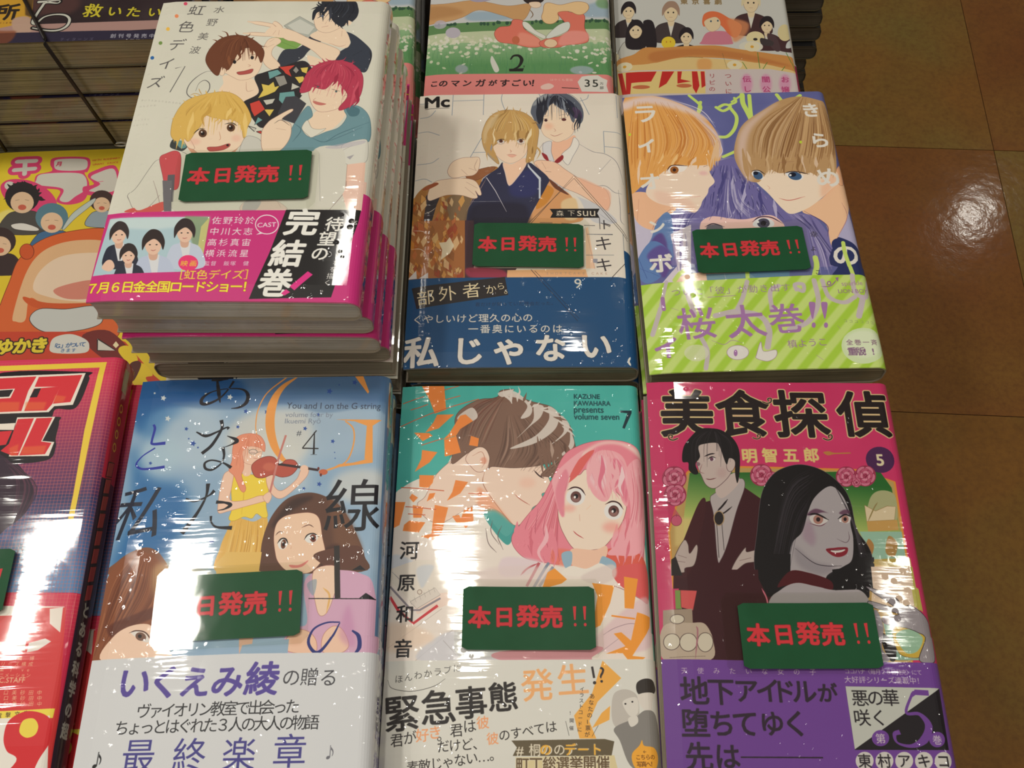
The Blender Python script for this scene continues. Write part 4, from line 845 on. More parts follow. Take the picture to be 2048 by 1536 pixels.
    T.l("795,85 850,88 900,78", K, [22, 20, 12, 16], taper=0); T.l("828,82 838,150 850,235", K, [10, 20, 24, 6], taper=0); T.l("935,95 900,150 850,205 780,240 735,240 740,205 800,165 900,145 990,150 1025,185 1015,235 970,265 920,272", K, [16, 10, 12, 18, 22, 20, 8, 6, 12, 22, 24, 14, 4], taper=0)
    T.l("700,420 760,445 830,420 890,392 905,400", K, [8, 20, 12, 10, 22], taper=0); T.l("858,345 860,400 800,500 735,556", K, [24, 16, 20, 22], taper=0); T.l("895,445 945,465 955,480 920,500 880,515", K, [4, 22, 26, 8, 4], taper=0); T.l("868,515 875,570 855,620 800,658 758,650 755,615 800,598 870,615 920,645", K, [20, 14, 10, 14, 16, 14, 10, 10, 22], taper=0)
    T.l("632,845 700,855 780,820 815,790", K, [20, 12, 10, 24], taper=0); T.l("775,745 760,830 700,940 608,1060", K, [26, 12, 20, 30], taper=0); T.l("825,862 880,865 915,880 880,905 835,915", K, [22, 14, 26, 10, 4], taper=0); T.l("792,950 795,990 830,1020 925,1025", K, [16, 10, 14, 26], taper=0)
    T.l("430,372 438,400 420,470 425,495 505,490", (44, 56, 160), [14, 16, 14, 16, 22], taper=0); T.l("440,520 360,570 318,620 350,650 420,650 500,640", (44, 56, 160), [10, 8, 12, 14, 16, 20], taper=0)
    # hair of the large figure at lower left
    d1(); T.p("130,1310 200,1230 300,1170 400,1148 480,1200 500,1310", (132, 84, 60))
    d2()
    T.p("130,660 200,300 262,120 340,30 480,-20 600,60 640,300 560,470 420,500 300,560 230,650", (140, 84, 58)); T.hair("420,0 280,200 160,620", "560,60 540,300 260,620", 50, [(108, 60, 44), (172, 112, 78), (90, 50, 40)], 8, .5); T.p("260,440 420,370 560,320 560,380 400,450 290,510", (96, 52, 42), .8, blur=6)
    T.p("225,655 290,510 400,440 520,430 560,500 610,540 640,655", (242, 206, 182)); T.p("405,480 440,470 500,490 520,540 470,530", (230, 224, 218)); T.e(468, 505, 34, 26, (120, 86, 72), ang=20); T.e(462, 502, 12, 12, (40, 28, 26)); T.l("395,482 440,468 500,482 545,550", (80, 50, 44), 7)
    T.p("560,60 900,100 940,300 600,330", (226, 196, 140), .5, blur=20)
    T.q("930,60 1000,-20 1220,-20 1200,120 940,130", (228, 188, 104)); T.q("1080,510 1170,500 1150,620 1080,620", (236, 176, 140), .8)
    T.p("1320,0 1360,70 1440,90 1540,60 1600,-30 1480,-60", (240, 204, 176)); T.p("1390,60 1450,60 1510,30 1470,70 1410,78", (222, 130, 124))
    T.p("1540,0 1640,-40 1820,-60 1840,20 1740,80 1680,60 1640,100 1600,60", (100, 64, 54))
    T.p("1480,180 1560,100 1700,90 1830,110 1920,200 1940,610 1390,610 1400,450 1500,420", (212, 168, 196)); T.p("1540,100 1700,80 1650,300 1600,375 1560,330", (242, 208, 184), line=(180, 130, 120), lw=3); T.l("1600,200 1640,250 1620,360", (230, 180, 110), 12); T.p("1540,250 1500,180 1560,150", (140, 160, 176), .7)
    T.p("1370,590 1390,490 1450,460 1520,480 1560,540 1540,610", (240, 196, 170), line=(190, 130, 110), lw=3); T.p("1600,500 1660,440 1720,460 1760,560 1700,610 1600,600", (240, 200, 176), line=(190, 130, 110), lw=3); T.p("1760,300 1800,560 1700,500", (196, 130, 176), .5, blur=14); T.e(1430, 530, 40, 30, (226, 170, 140), .5, blur=10)
    T.q("1100,560 1390,520 1380,620 1080,620", (150, 176, 200))
    T.l("1685,-60 1690,265", (50, 44, 44), 34, s=0, taper=0); T.l("1510,268 1935,268", (40, 36, 40), 6, s=0, taper=0); T.q("1780,90 1830,60 1865,90", K); T.q("1820,268 1865,232 1930,268", K)
    T.l("1705,415 1660,500 1590,590 1545,600 1510,540 1540,460 1620,418 1705,414", (40, 48, 120), [6, 14, 18, 20, 18, 12, 10, 8], taper=0); T.l("1780,465 1820,500 1825,570 1790,620", (40, 48, 120), [10, 24, 26, 10], taper=0)
    # white band
    T.q("-60,662 150,650 1100,612 1960,600 2400,600 2400,3000 -60,3000", (214, 216, 220))
    V = (88, 72, 156); V2 = (70, 66, 140)
    for ch, x, y, s in (('い', 430, 790, 215), ('く', 622, 785, 215), ('え', 810, 785, 200), ('み', 1010, 780, 205), ('綾', 1225, 765, 215)): T.ch(ch, x, y, s, V, bold=6, skew=.08)
    for ch, x, y in (('の', 1404, 758), ('贈', 1518, 755), ('る', 1636, 758)): T.ch(ch, x, y, 118, (70, 70, 76), bold=-0, skew=.05)
    T.t('ヴァイオリン教室で出会った', 488, 968, 1412, 938, 96, (44, 44, 48), bold=.8); T.t('ちょっとはぐれた３人の大人の物語', 352, 1072, 1532, 1036, 96, (44, 44, 48), bold=.8)
    for ch, x, y in (('最', 455, 1245), ('終', 772, 1240), ('楽', 1080, 1235), ('章', 1395, 1215)): T.ch(ch, x, y, 215, V2, bold=1)
    T.ch('♪', 240, 1262, 150, (30, 30, 34), bold=1); T.ch('♪', 1680, 1215, 130, (110, 110, 120), bold=0)
    T.t('完結巻!!', 560, 1480, 1240, 1470, 200, V2, bold=3)
    T.mm()
    T.q("112,-1 160,-1 160,118 112,118", (92, 128, 168)); T.q("113.5,2 121,2 121,25 113.5,25", (206, 196, 180)); T.p("114,8 120,6 120,22 115,20", (150, 96, 66))
    for i, ch in enumerate('あなたと私の線上'): T.ch(ch, 118.5, 32 + i * 9.5, 7, (40, 48, 80), bold=.2)
    for i, ch in enumerate('いくえみ綾'): T.ch(ch, 118.5, 124 + i * 10, 7, V, bold=.3)
    return T
def art_E():
    T = Print('sheet_teal_orange', *S1, POSE['E'], (74, 176, 166)); T.noise(2, 180, 9)
    e1 = lambda: T.use(770, 750, .26855); e2 = lambda: T.use(750, 1136, .27832)
    e1(); OR = (242, 140, 66); OD = (206, 104, 70)
    # white ground of the lower part
    T.p("60,900 130,830 250,770 420,720 540,560 720,640 900,900 980,1110 1200,1120 1300,1489 1300,3000 -100,3000 -40,1200", (236, 226, 216))
    T.q("-100,900 80,900 200,1200 1950,1250 2100,3000 -200,3000", (236, 224, 214))
    T.p("880,1090 1010,1100 960,1200 900,1260 760,1090 740,1010 820,1000", (70, 160, 156)); T.p("740,1000 850,1010 960,1110 900,1200 790,1080", (88, 170, 164))
    # man bending down: face in profile, tousled brown hair
    SK = (240, 212, 194)
    T.p("540,600 660,540 760,600 900,640 1150,650 1230,790 1265,860 1170,880 1180,940 1100,985 1080,1050 1010,1110 950,1110 860,1020 720,960 600,1000 420,1100 300,1060 240,960 300,900 380,740", SK, line=(150, 110, 100), lw=3)
    T.l("740,720 735,820 860,1005 950,1108", (170, 110, 90), 5); T.p("700,830 860,1000 940,1100 820,1010 700,1010", (240, 160, 120), .7, blur=10)
    T.p("600,620 660,545 745,540 780,600 755,700 690,720 640,680", SK, line=(160, 110, 100), lw=3.5); T.l("650,600 720,570 745,640 720,690", (190, 130, 110), 4); T.e(735, 635, 24, 26, (216, 120, 90), .5, blur=5)
    T.p("495,655 530,450 520,330 570,250 700,180 830,165 860,110 960,100 950,130 1080,190 1230,230 1290,280 1375,370 1410,490 1420,590 1350,700 1290,760 1200,755 1160,745 1210,690 1270,640 1130,675 960,690 800,680 770,700 780,620 750,550 690,535 600,590", (128, 98, 84), line=(80, 56, 50), lw=3)
    T.hair("880,140 640,250 540,500", "900,150 800,400 740,540", 40, [(92, 66, 56), (160, 128, 110), (110, 60, 50)], 7, .5); T.hair("900,300 860,520 800,680", "1080,300 1380,560 1230,740", 60, [(100, 76, 64), (166, 136, 120), (86, 62, 54)], 7, .55)
    WH = (214, 204, 196)
    for q in ("910,110 990,130 1090,230 1080,300 1010,320 1060,230 990,170 890,150", "1110,230 1180,230 1160,310 1080,380 980,470 1100,340", "1215,230 1290,280 1280,380 1200,460 1080,520 930,545 1120,450 1220,330", "1310,300 1375,370 1340,440 1230,520 1330,420", "1380,420 1410,500 1380,560 1280,620 1370,520", "1400,560 1420,600 1340,690 1250,745 1350,660", "560,290 650,240 690,310 620,350 540,330", "840,130 920,105 960,105 880,160"): T.p(q, WH, .92)
    T.locks("1150,560 1260,560 1380,560", "1180,760 1300,740 1420,640", 10, [(128, 98, 84), (176, 150, 136), (100, 74, 62)], 34); T.locks("560,480 540,560 560,600", "500,560 480,640 520,650", 5, [(128, 98, 84)], 26); T.locks("900,180 1000,160 1100,220 1200,260 1300,330 1380,450", "840,110 1010,90 1130,190 1300,260 1390,370 1440,500", 12, [WH, (128, 98, 84)], 26)
    T.l("1110,708 1145,745 1180,768", (70, 50, 50), 10); T.l("965,885 1010,925 1080,968", (190, 110, 96), 6); T.e(1060, 800, 60, 40, (240, 180, 160), .4, blur=16)
    # pink-haired woman
    PKH = (232, 136, 152)
    T.p("1240,780 1330,600 1430,530 1560,490 1700,482 1830,510 1920,590 1950,800 1960,1100 1940,1300 1900,1489 1700,1489 1650,1300 1420,1320 1300,1380 1290,1410 1160,1390 1040,1360 960,1280 945,1200 1000,1120 1080,1020 1160,930", PKH, line=(176, 80, 96), lw=3)
    T.p("1430,600 1600,500 1760,500 1900,560 1920,620 1760,520 1600,520 1480,600", (244, 214, 206), .9, blur=10)
    T.p("1640,1300 1900,1330 1960,1500 1700,1500", (222, 98, 84)); T.p("1240,1300 1400,1310 1420,1420 1250,1400", (232, 120, 100), .8, blur=10)
    T.hair("1300,700 1180,950 970,1260", "1330,800 1290,1100 1290,1380", 50, [(206, 96, 116), (248, 182, 190), (216, 112, 126)], 7, .5)
    for q in ("1080,1040 1040,1180 1090,1330", "1140,990 1120,1200 1190,1380", "1240,930 1180,1150 1250,1370", "1290,1050 1280,1250 1300,1390"): T.l(q, (196, 96, 116), 5)
    T.p("1370,760 1450,740 1500,700 1600,760 1780,930 1790,1030 1740,1140 1640,1270 1560,1298 1420,1300 1330,1180 1290,1050 1300,900 1340,860", (244, 220, 202), line=(150, 90, 90), lw=3.5)
    T.p("1400,1290 1560,1300 1650,1270 1640,1360 1500,1440 1400,1420 1380,1340", (240, 196, 172)); T.p("1315,1330 1390,1315 1385,1420 1340,1430", (150, 180, 200)); T.p("1610,1360 1640,1350 1720,1400 1700,1489 1600,1440", (150, 180, 200)); T.p("1380,1420 1500,1440 1610,1400 1700,1489 1330,1489", (238, 228, 218))
    T.p("1500,700 1530,620 1600,560 1720,570 1790,640 1820,800 1810,960 1780,960 1740,870 1700,800 1690,860 1660,930 1600,930 1530,850", (240, 170, 178)); T.p("1520,660 1620,590 1660,700 1640,830 1580,850 1520,760", (242, 200, 206), .9, blur=10); T.p("1680,640 1760,640 1810,800 1800,950 1760,880 1700,780", (224, 118, 142), .9, blur=8)
    T.p("1375,780 1400,680 1500,580 1560,560 1500,650 1440,740 1370,800", (224, 104, 100)); T.p("1250,760 1360,640 1480,560 1400,700 1340,850 1330,1050 1290,1000 1260,880", (240, 172, 180)); T.p("1270,860 1340,700 1370,780 1340,900 1335,1050 1295,1010", (226, 130, 150), .8, blur=6)
    T.p("1790,720 1900,620 1945,820 1950,1100 1900,1320 1720,1340 1660,1320 1780,1200 1830,1000", (240, 168, 178)); T.hair("1820,650 1850,950 1760,1300", "1900,620 1940,900 1920,1280", 30, [(210, 104, 124), (250, 196, 200)], 7, .5)
    T.hair("1560,540 1520,700 1600,900", "1700,560 1800,720 1800,940", 30, [(214, 110, 130), (250, 200, 206)], 5, .5)
    T.locks("1520,680 1590,700 1680,700 1780,760", "1510,830 1600,920 1680,900 1790,960", 9, [(240, 176, 184), (224, 122, 144), (246, 206, 210)], 46); T.locks("980,1150 1080,1200 1200,1220 1280,1250", "950,1300 1080,1400 1200,1420 1310,1430", 12, [PKH, (216, 112, 130), (246, 184, 192)], 44); T.locks("1720,1180 1830,1180 1920,1180", "1700,1360 1800,1400 1900,1400", 9, [(240, 168, 178), (222, 120, 136)], 44)
    for x, y in ((1420, 905), (1702, 1010)):
        T.e(x, y, 70, 64, (232, 228, 226)); T.e(x + 2, y, 40, 42, (104, 66, 64)); T.e(x + 2, y + 14, 30, 24, (156, 116, 110), .8, blur=4); T.e(x + 2, y - 4, 17, 18, (34, 24, 28)); T.e(x - 6, y + 2, 8, 10, (240, 236, 236)); T.l([(x - 62, y - 50), (x - 10, y - 72), (x + 40, y - 58), (x + 74, y - 12)], (60, 34, 40), 11)
    T.e(1370, 990, 50, 28, (240, 160, 150), .55, blur=14); T.e(1690, 1130, 70, 40, (240, 150, 140), .6, blur=18); T.l("1448,1035 1452,1085", (206, 150, 130), 4); T.l("1402,1158 1430,1185 1480,1215", (190, 80, 84), 7); T.l("1535,965 1500,1000", (240, 170, 120), 6, .6)
    for q in ("750,1140 770,1250 830,1320", "800,1080 790,1170 850,1260", "870,1120 840,1200 880,1300"): T.l(q, (110, 90, 90), 5)
    T.p("880,1360 1100,1370 1180,1420 1040,1489 860,1489", (226, 206, 214), .8, blur=8)
    # title, cut-paper orange
    for q in ("270,68 440,72 455,255 370,285 330,180", "388,292 515,290 470,330 400,395 300,425 360,350", "215,425 330,430 355,450 280,490", "600,290 655,340 560,400 440,590 560,575 548,520 520,450 430,480 480,430 560,300", "440,480 530,450 565,575 445,605", "275,555 390,572 330,650 220,718 270,620", "255,742 365,745 355,800 320,840 255,830", "525,780 618,795 560,880 460,935 500,870", "70,935 150,940 105,1110 50,1135", "370,965 470,985 420,1180 360,1225 265,1200 345,1180", "205,965 285,980 270,1060 210,1060", "590,1000 650,980 660,1080 600,1140 560,1080", "180,1080 300,1095 250,1170 130,1155 140,1110", "200,880 245,910 210,945 180,910", "310,940 330,880 375,875 360,910", "640,450 700,470 690,530 625,520"): T.q(q, OR)
    for q in ("440,105 560,70", "190,255 250,240 320,215", "450,180 560,150", "130,205 290,155", "115,375 340,285 520,225 700,175", "270,520 430,470", "115,830 440,860", "620,880 760,880", "150,975 300,990 380,1000", "170,1030 300,1040"): T.l(q, OD, 7, s=0, taper=0)
    T.q("500,1050 550,1040 590,1100 540,1110", OR)
    for i, s in enumerate(('KAZUNE', 'KAWAHARA', 'presents', 'volume seven')): T.tl(s, 1408, 172 + i * 52, (1600, 1680, 1628, 1745)[i], 174 + i * 52, (24, 66, 74), bold=2.2, asp=1.15)
    T.q("1752,262 1838,262 1838,280 1785,398 1768,390 1806,282 1755,276", (24, 50, 60))
    # lower scene: notebooks, uniform
    e1(); T.p("60,1330 240,1400 300,1489 40,1489", (206, 212, 222), .8, blur=6); T.l("240,1250 230,1410 290,1480 380,1440 480,1380", (120, 110, 110), 4); T.q("390,1350 480,1370 460,1489 380,1489", (232, 222, 206), line=(130, 120, 110), lw=3)
    T.ch('河', 180, 1300, 150, (36, 32, 34), bold=3); T.l("1010,1489 1060,1440 1140,1400", (190, 80, 90), 14)
    e2()
    T.q("100,80 280,260 620,60 560,-60 300,-60 100,0", (230, 220, 208)); T.q("300,330 430,300 620,220 620,160 460,180 280,270", (236, 210, 196)); T.l("104,200 165,300 275,395 450,268", (206, 58, 66), 20, s=0, taper=0); T.l("104,125 260,300 320,300 470,215", (140, 130, 140), 14, s=0, taper=0)
    T.q("250,240 430,140 470,190 300,290", (222, 210, 200), line=(150, 140, 136), lw=3)
    for i in range(6): T.l([(262 + i * 34, 262 - i * 18), (248 + i * 34, 225 - i * 18)], (170, 160, 150), 3)
    T.e(320, 170, 16, 16, (226, 214, 200), line=(140, 110, 100), lw=4); T.l("120,20 180,80 240,130", (150, 146, 150), 4); T.p("300,0 420,-20 380,80 330,140", (196, 204, 216), .6, blur=6)
    T.l("90,570 480,290", (170, 150, 140), 4, s=0); T.l("290,665 560,440", (150, 136, 130), 4, s=0); T.p("300,660 560,450 900,600 930,660", (206, 206, 214), .8, blur=6); T.l("490,520 580,620", (150, 140, 140), 4)
    T.p("60,400 300,420 420,520 100,600", (238, 206, 180), .6, blur=16)
    for q, c in (("1090,130 1160,0 1180,-40", (190, 90, 100)), ("1140,140 1210,20 1250,-40", (130, 140, 160)), ("1180,130 1280,-10", (150, 150, 166))): T.l(q, c, 20, taper=0)
    T.p("1720,0 1960,-20 1980,240 1880,200 1740,100", (222, 96, 96)); T.l("1640,120 1760,140 1960,250", (170, 110, 110), 5); T.p("1480,60 1700,-30 1730,60 1600,120", (222, 206, 200), .8, blur=6); T.p("1600,480 1960,200 1990,560 1640,600", (224, 190, 196), .7, blur=10)
    T.l("1640,480 1720,430 1840,395 1920,420", (160, 130, 140), 4); T.l("1600,620 1760,500", (160, 130, 140), 4); T.p("900,600 1600,560 1560,640 1500,665 930,665", (214, 150, 160)); T.p("760,130 1100,150 1200,130 1250,0 800,0", (226, 206, 204), .6, blur=12)
    for q in ("1240,30 1290,0 1380,80 1340,110 1200,150", "1560,105 1720,125 1690,250 1620,410 1560,440 1600,200", "1790,58 1890,75 1860,290 1795,285", "1885,315 1995,345 1985,420 1850,630 1945,640 1855,705 1780,610 1660,615 1800,560 1716,470 1770,460 1840,520"): T.q(q, (246, 156, 62))
    T.l("1700,340 1870,362", (246, 150, 60), 12, s=0, taper=0)
    T.ch('原', 225, 100, 135, (36, 32, 34), bold=3); T.ch('和', 215, 325, 135, (36, 32, 34), bold=3); T.ch('音', 200, 575, 140, (36, 32, 34), bold=3)
    # white band
    T.q("-100,668 1000,660 2100,652 2400,652 2400,2400 -100,2400", (222, 220, 212))
    T.q("1635,665 1770,790 1600,960 1540,1100 1590,1225 1470,1225 1430,1060 1560,900", (248, 176, 84)); T.q("1630,1040 1690,990 1685,1090 1560,1150", (248, 176, 84))
    T.t('ほんわかラブに', 170, 795, 590, 720, 62, (90, 88, 86)); T.l("88,800 120,860 260,885 420,850 505,795", (90, 88, 86), 4)
    for ch, x, y, s in (('緊', 190, 1040, 270), ('急', 455, 1000, 260), ('事', 690, 965, 240), ('態', 920, 925, 220)): T.ch(ch, x, y, s, (46, 42, 42), bold=5, rot=-5)
    T.ch('発', 1165, 838, 240, (250, 178, 120), bold=4, rot=-4); T.ch('生', 1420, 800, 235, (250, 178, 120), bold=4, rot=-4)
    T.l("1560,708 1575,790", (60, 56, 56), 16, taper=0); T.e(1578, 824, 12, 12, (60, 56, 56)); T.ch('?', 1632, 765, 160, (60, 56, 56), bold=1, latin=1)
    T.t('あなたの1票が', 1560, 920, 1525, 1195, 40, (50, 46, 46)); T.t('イラストコードに', 1488, 870, 1470, 1160, 36, (60, 56, 56)); T.t('!開催', 1415, 1040, 1412, 1150, 34, (60, 56, 56)); T.l("1370,1100 1395,1205", (60, 56, 56), 5); T.l("1605,1130 1560,1210", (60, 56, 56), 5)
    for s, x0, y0, x1, y1, z in (('君が', 155, 1235, 250, 1218, 100), ('。君は', 490, 1195, 680, 1135, 100), ('だけど、', 490, 1280, 745, 1260, 92), ('のすべては', 930, 1200, 1265, 1140, 88), ('素敵じゃない…。', 270, 1430, 865, 1340, 92)): T.t(s, x0, y0, x1, y1, z, (52, 48, 48), bold=1, rot=-6)
    T.t('好き', 340, 1200, 430, 1180, 100, (246, 160, 110), bold=2, rot=-5); T.ch('彼', 775, 1110, 95, (246, 160, 110), bold=2, rot=-5); T.ch('彼', 845, 1225, 90, (246, 160, 110), bold=2, rot=-5)
    T.p("1700,1000 1720,900 1800,870 1880,910 1900,1020 1880,1110 1760,1150 1710,1110", (196, 190, 182)); T.p("1780,960 1880,930 1890,1040 1830,1060", (222, 216, 208)); T.p("1880,830 1930,795 2000,800 2035,860 2010,900 1960,920 1890,900", (60, 56, 54)); T.p("1890,910 2010,895 2000,960 1980,1040 1920,1000", (222, 214, 206)); T.p("1720,1150 1860,1080 1950,1020 2040,1080 2100,1440 1860,1440 1760,1240", (138, 134, 130)); T.p("1820,1080 1880,1060 1890,1110 1840,1140", (222, 216, 208)); T.e(1800, 975, 7, 6, INK); T.e(1850, 960, 7, 6, INK)
    T.q("980,1240 1650,1228 1720,1245 1700,1350 990,1350 1020,1290", (104, 92, 72)); 
    T.t('#桐ののデート', 1060, 1308, 1590, 1300, 88, (236, 226, 206), bold=2)
    for ch, x in (('の', 1225), ('デ', 1400), ('ー', 1495), ('ト', 1590)): T.ch(ch, x, 1304, 88, (250, 184, 70), bold=3)
    T.q("1010,1360 1720,1345 1760,1500 1010,1500", (222, 206, 160)); T.t('町丁総選挙開催', 1060, 1408, 1640, 1398, 100, (104, 84, 60), bold=3, out=(238, 230, 206), ow=4)
    T.p("1850,1330 1900,1275 1920,1235 1935,1275 2010,1290 2045,1350 2030,1430 1960,1460 1880,1440 1850,1390", (246, 172, 64)); T.t('こちらの', 1892, 1358, 1998, 1356, 38, (80, 50, 30), bold=1); T.t('写真へ！', 1900, 1408, 2000, 1406, 40, (80, 50, 30), bold=1.5); T.ch('←', 1940, 1318, 30, (80, 50, 30))
    return T

def art_F():
    T = Print('sheet_pink_purple', *S1, POSE['F'], (214, 56, 108)); T.noise(2, 200, 11)
    f1 = lambda: T.use(1280, 740, .29297); f2 = lambda: T.use(1280, 1120, .3125)
    f1()
    # scene panel behind the figures
    T.q("330,690 700,660 1500,680 1740,760 1860,1500 1860,2400 300,2400 200,1100 300,740", (196, 160, 96), line=(230, 150, 60), lw=14)
    T.q("340,700 1640,690 1720,800 1860,1500 300,1500 300,1000", ('g', (1000, 720), (40, 106, 44), (1000, 1080), (190, 200, 110)))
    T.q("240,1000 420,1020 380,1180 240,1200", (224, 200, 130), .8, blur=10)
    T.p("1570,880 1640,820 1740,850 1760,1000 1720,1060 1560,1050", (176, 176, 130)); T.q("1535,920 1610,960 1690,925 1750,930 1740,1020 1550,1030", (226, 206, 170), line=(150, 120, 70), lw=3); T.l("1555,1040 1600,940 1625,900", (150, 130, 80), 8); T.q("1550,1030 1760,1020 1770,1090 1560,1100", (206, 160, 90)); T.q("1500,1100 1790,1100 1820,1290 1600,1310", (156, 196, 172)); T.q("1590,1290 1850,1280 1860,1340 1600,1340", (212, 170, 90), .9); T.q("1600,1340 1860,1340 1900,1700 1580,1600", (232, 204, 170)); T.l("1620,1420 1700,1470 1800,1440", (170, 130, 90), 4); T.p("1560,1150 1600,1200 1570,1290 1540,1240", (180, 130, 70)); T.p("1700,1130 1760,1180 1740,1270 1680,1240", (180, 140, 80))
    # title with cream outline
    CR2 = (232, 206, 150)
    TT = [('美', 320, 290, 380), ('食', 700, 290, 375), ('探', 1100, 295, 385), ('偵', 1530, 295, 370)]
    for ch, x, y, s in TT: T.ch(ch, x, y, s, (34, 24, 26), bold=9, out=CR2, ow=9)
    for ch, x, y, s in TT: T.ch(ch, x, y, s, (34, 24, 26), bold=9)
    def curl(x, y, r, d): T.l([(x - d * r * 2.2, y), (x - d * r, y + r * .4), (x, y), (x, y - r * .9), (x - d * r * .8, y - r * .8), (x - d * r * .7, y - r * .2)], CR2, r * .55, taper=0, cap=1); T.l([(x - d * r * 2.2, y), (x - d * r, y + r * .4), (x, y), (x, y - r * .9), (x - d * r * .8, y - r * .8), (x - d * r * .7, y - r * .2)], (34, 24, 26), r * .3, taper=0, cap=1)
    curl(895, 215, 26, 1); curl(1310, 465, 26, 1); curl(200, 465, 26, -1); curl(820, 460, 22, 1)
    T.t('明智五郎', 748, 582, 1170, 578, 112, (232, 206, 130), bold=5); T.p("1252,560 1290,552 1330,562 1430,560 1430,568 1330,572 1285,580", (196, 130, 70))
    T.e(1642, 610, 100, 88, (78, 36, 84), ang=20); T.ch('5', 1640, 610, 120, (232, 220, 180), bold=4, latin=1)
    def rose(x, y, r):
        T.e(x, y, r, r * .98, (170, 50, 86))
        for n, d, q, cc, g0 in ((5, .58, .50, (216, 120, 148), .3), (5, .40, .42, (196, 84, 118), .9), (4, .24, .32, (222, 136, 160), .2), (3, .1, .2, (186, 70, 104), .6)):
            for k in range(n):
                g = g0 + k * 2 * math.pi / n
                T.e(x + r * d * math.cos(g), y + r * d * math.sin(g), r * q, r * q * .72, (132, 34, 62), ang=math.degrees(g) + 90)
                T.e(x + r * (d + .03) * math.cos(g), y + r * (d + .03) * math.sin(g), r * q * .88, r * q * .62, cc, ang=math.degrees(g) + 90)
        T.l([(x - r * .14, y), (x, y - r * .14), (x + r * .14, y), (x, y + r * .14), (x - r * .2, y + r * .08)], (120, 30, 56), 4)
    T.q("150,900 210,900 280,1000 240,1040", (196, 60, 100), .6)
    for x, y, r in ((235, 735, 84), (240, 850, 78), (830, 715, 78), (900, 740, 50), (1410, 725, 72), (1540, 720, 74), (1480, 765, 34)): rose(x, y, r)
    T.e(250, 1025, 36, 36, (206, 90, 120), line=(120, 40, 60), lw=3); T.l("250,1000 250,980", (120, 40, 60), 4)
    # man, black hair, dark maroon suit
    MR = (64, 22, 30)
    T.q("215,2400 230,1400 300,1160 400,910 520,880 700,790 830,880 900,1100 960,2400", MR); T.p("215,1365 290,1180 400,910 450,890 420,1100 330,1400", (70, 26, 32))
    GS = (206, 186, 180)
    T.p("510,840 640,760 700,740 715,800 660,960 600,1180 555,1290 530,1290 505,1000 480,880", (188, 176, 176), line=(90, 70, 76), lw=3); T.p("520,800 640,700 680,760 600,850 545,870", GS)
    T.p("385,560 400,490 520,450 610,540 640,640 610,720 540,790 495,806 450,780 420,720 395,660", GS, line=(90, 60, 66), lw=3); T.e(622, 640, 30, 52, GS, ang=10, line=(90, 60, 66), lw=3)
    T.p("290,620 300,520 360,440 410,400 480,395 560,410 640,470 680,560 680,700 665,770 650,700 648,620 610,600 590,640 545,520 520,495 450,500 400,520 410,590 380,640 400,700 370,710 335,680 330,630", (22, 18, 22)); T.hair("480,400 350,480 340,660", "520,400 660,500 670,660", 16, [(60, 54, 60)], 4, .5)
    T.l("440,588 480,572 512,568", (30, 20, 26), 9); T.l("385,620 400,612", (30, 20, 26), 8); T.e(492, 606, 22, 14, (226, 216, 216)); T.e(490, 606, 12, 13, (110, 70, 90)); T.l("465,606 490,590 520,598", (30, 20, 26), 6); T.e(398, 640, 14, 13, (140, 110, 120)); T.l("425,640 410,690 440,705", (150, 100, 100), 4); T.l("450,740 480,745 520,735", (110, 50, 56), 6); T.e(560, 700, 36, 36, (190, 150, 150), .4, blur=12)
    T.l("600,880 560,930 530,960", (30, 20, 24), 12); T.l("630,930 580,970 545,985", (30, 20, 24), 9); T.e(540, 1010, 34, 48, (40, 32, 34), line=(180, 150, 110), lw=7); T.l("525,1050 540,1280", (34, 24, 28), 14); T.l("560,1050 575,1230", (34, 24, 28), 12)
    HD = (196, 178, 172)
    T.p("228,1365 240,1270 300,1160 330,1190 340,1250 385,1190 395,1230 370,1330 310,1350 300,1380", HD, line=(80, 60, 60), lw=4); T.l("260,1260 320,1280", (110, 80, 80), 4); T.l("250,1300 310,1310", (110, 80, 80), 4); T.q("215,1290 245,1270 290,1400 215,1400", (40, 30, 30))
    T.p("625,1365 660,1290 720,1210 730,1240 800,1230 800,1300 720,1320 660,1365", HD, line=(80, 60, 60), lw=4); T.l("680,1300 760,1280", (110, 80, 80), 4)
    # woman, grey skin tone, long black hair
    BK = (20, 17, 21); SG = (176, 168, 172)
    T.p("810,2000 800,1500 780,1300 800,1100 830,850 900,720 1000,660 1120,645 1260,690 1380,790 1440,900 1480,1080 1560,1200 1590,1300 1570,1500 1540,1560 1300,1560 1000,1600", BK, line=(110, 100, 104), lw=3)
    T.p("1030,1500 1030,1210 1110,1100 1150,960 1200,860 1300,790 1380,850 1430,960 1440,1060 1458,1150 1450,1290 1390,1340 1280,1400 1240,1500", SG)
    T.p("1060,1200 1180,1300 1330,1345 1240,1400 1080,1330", (140, 132, 140), .6, blur=16); T.p("1150,1020 1200,1130 1180,1200 1110,1130", (160, 130, 150), .6, blur=14); T.l("1060,1215 1180,1310 1270,1335 1380,1335", (60, 50, 60), 5)
    T.hair("1200,650 1000,800 860,1400", "1160,900 1080,1100 1020,1400", 30, [(70, 64, 72), (44, 40, 48)], 5, .5); T.hair("1300,740 1450,1000 1580,1300", "1380,860 1470,1100 1520,1400", 18, [(70, 64, 72)], 5, .5)
    T.p("1140,985 1200,945 1290,975 1330,985 1250,970 1180,990", (90, 50, 76), .8, blur=4); T.p("1360,975 1400,950 1440,965 1400,985", (90, 50, 76), .8, blur=4)
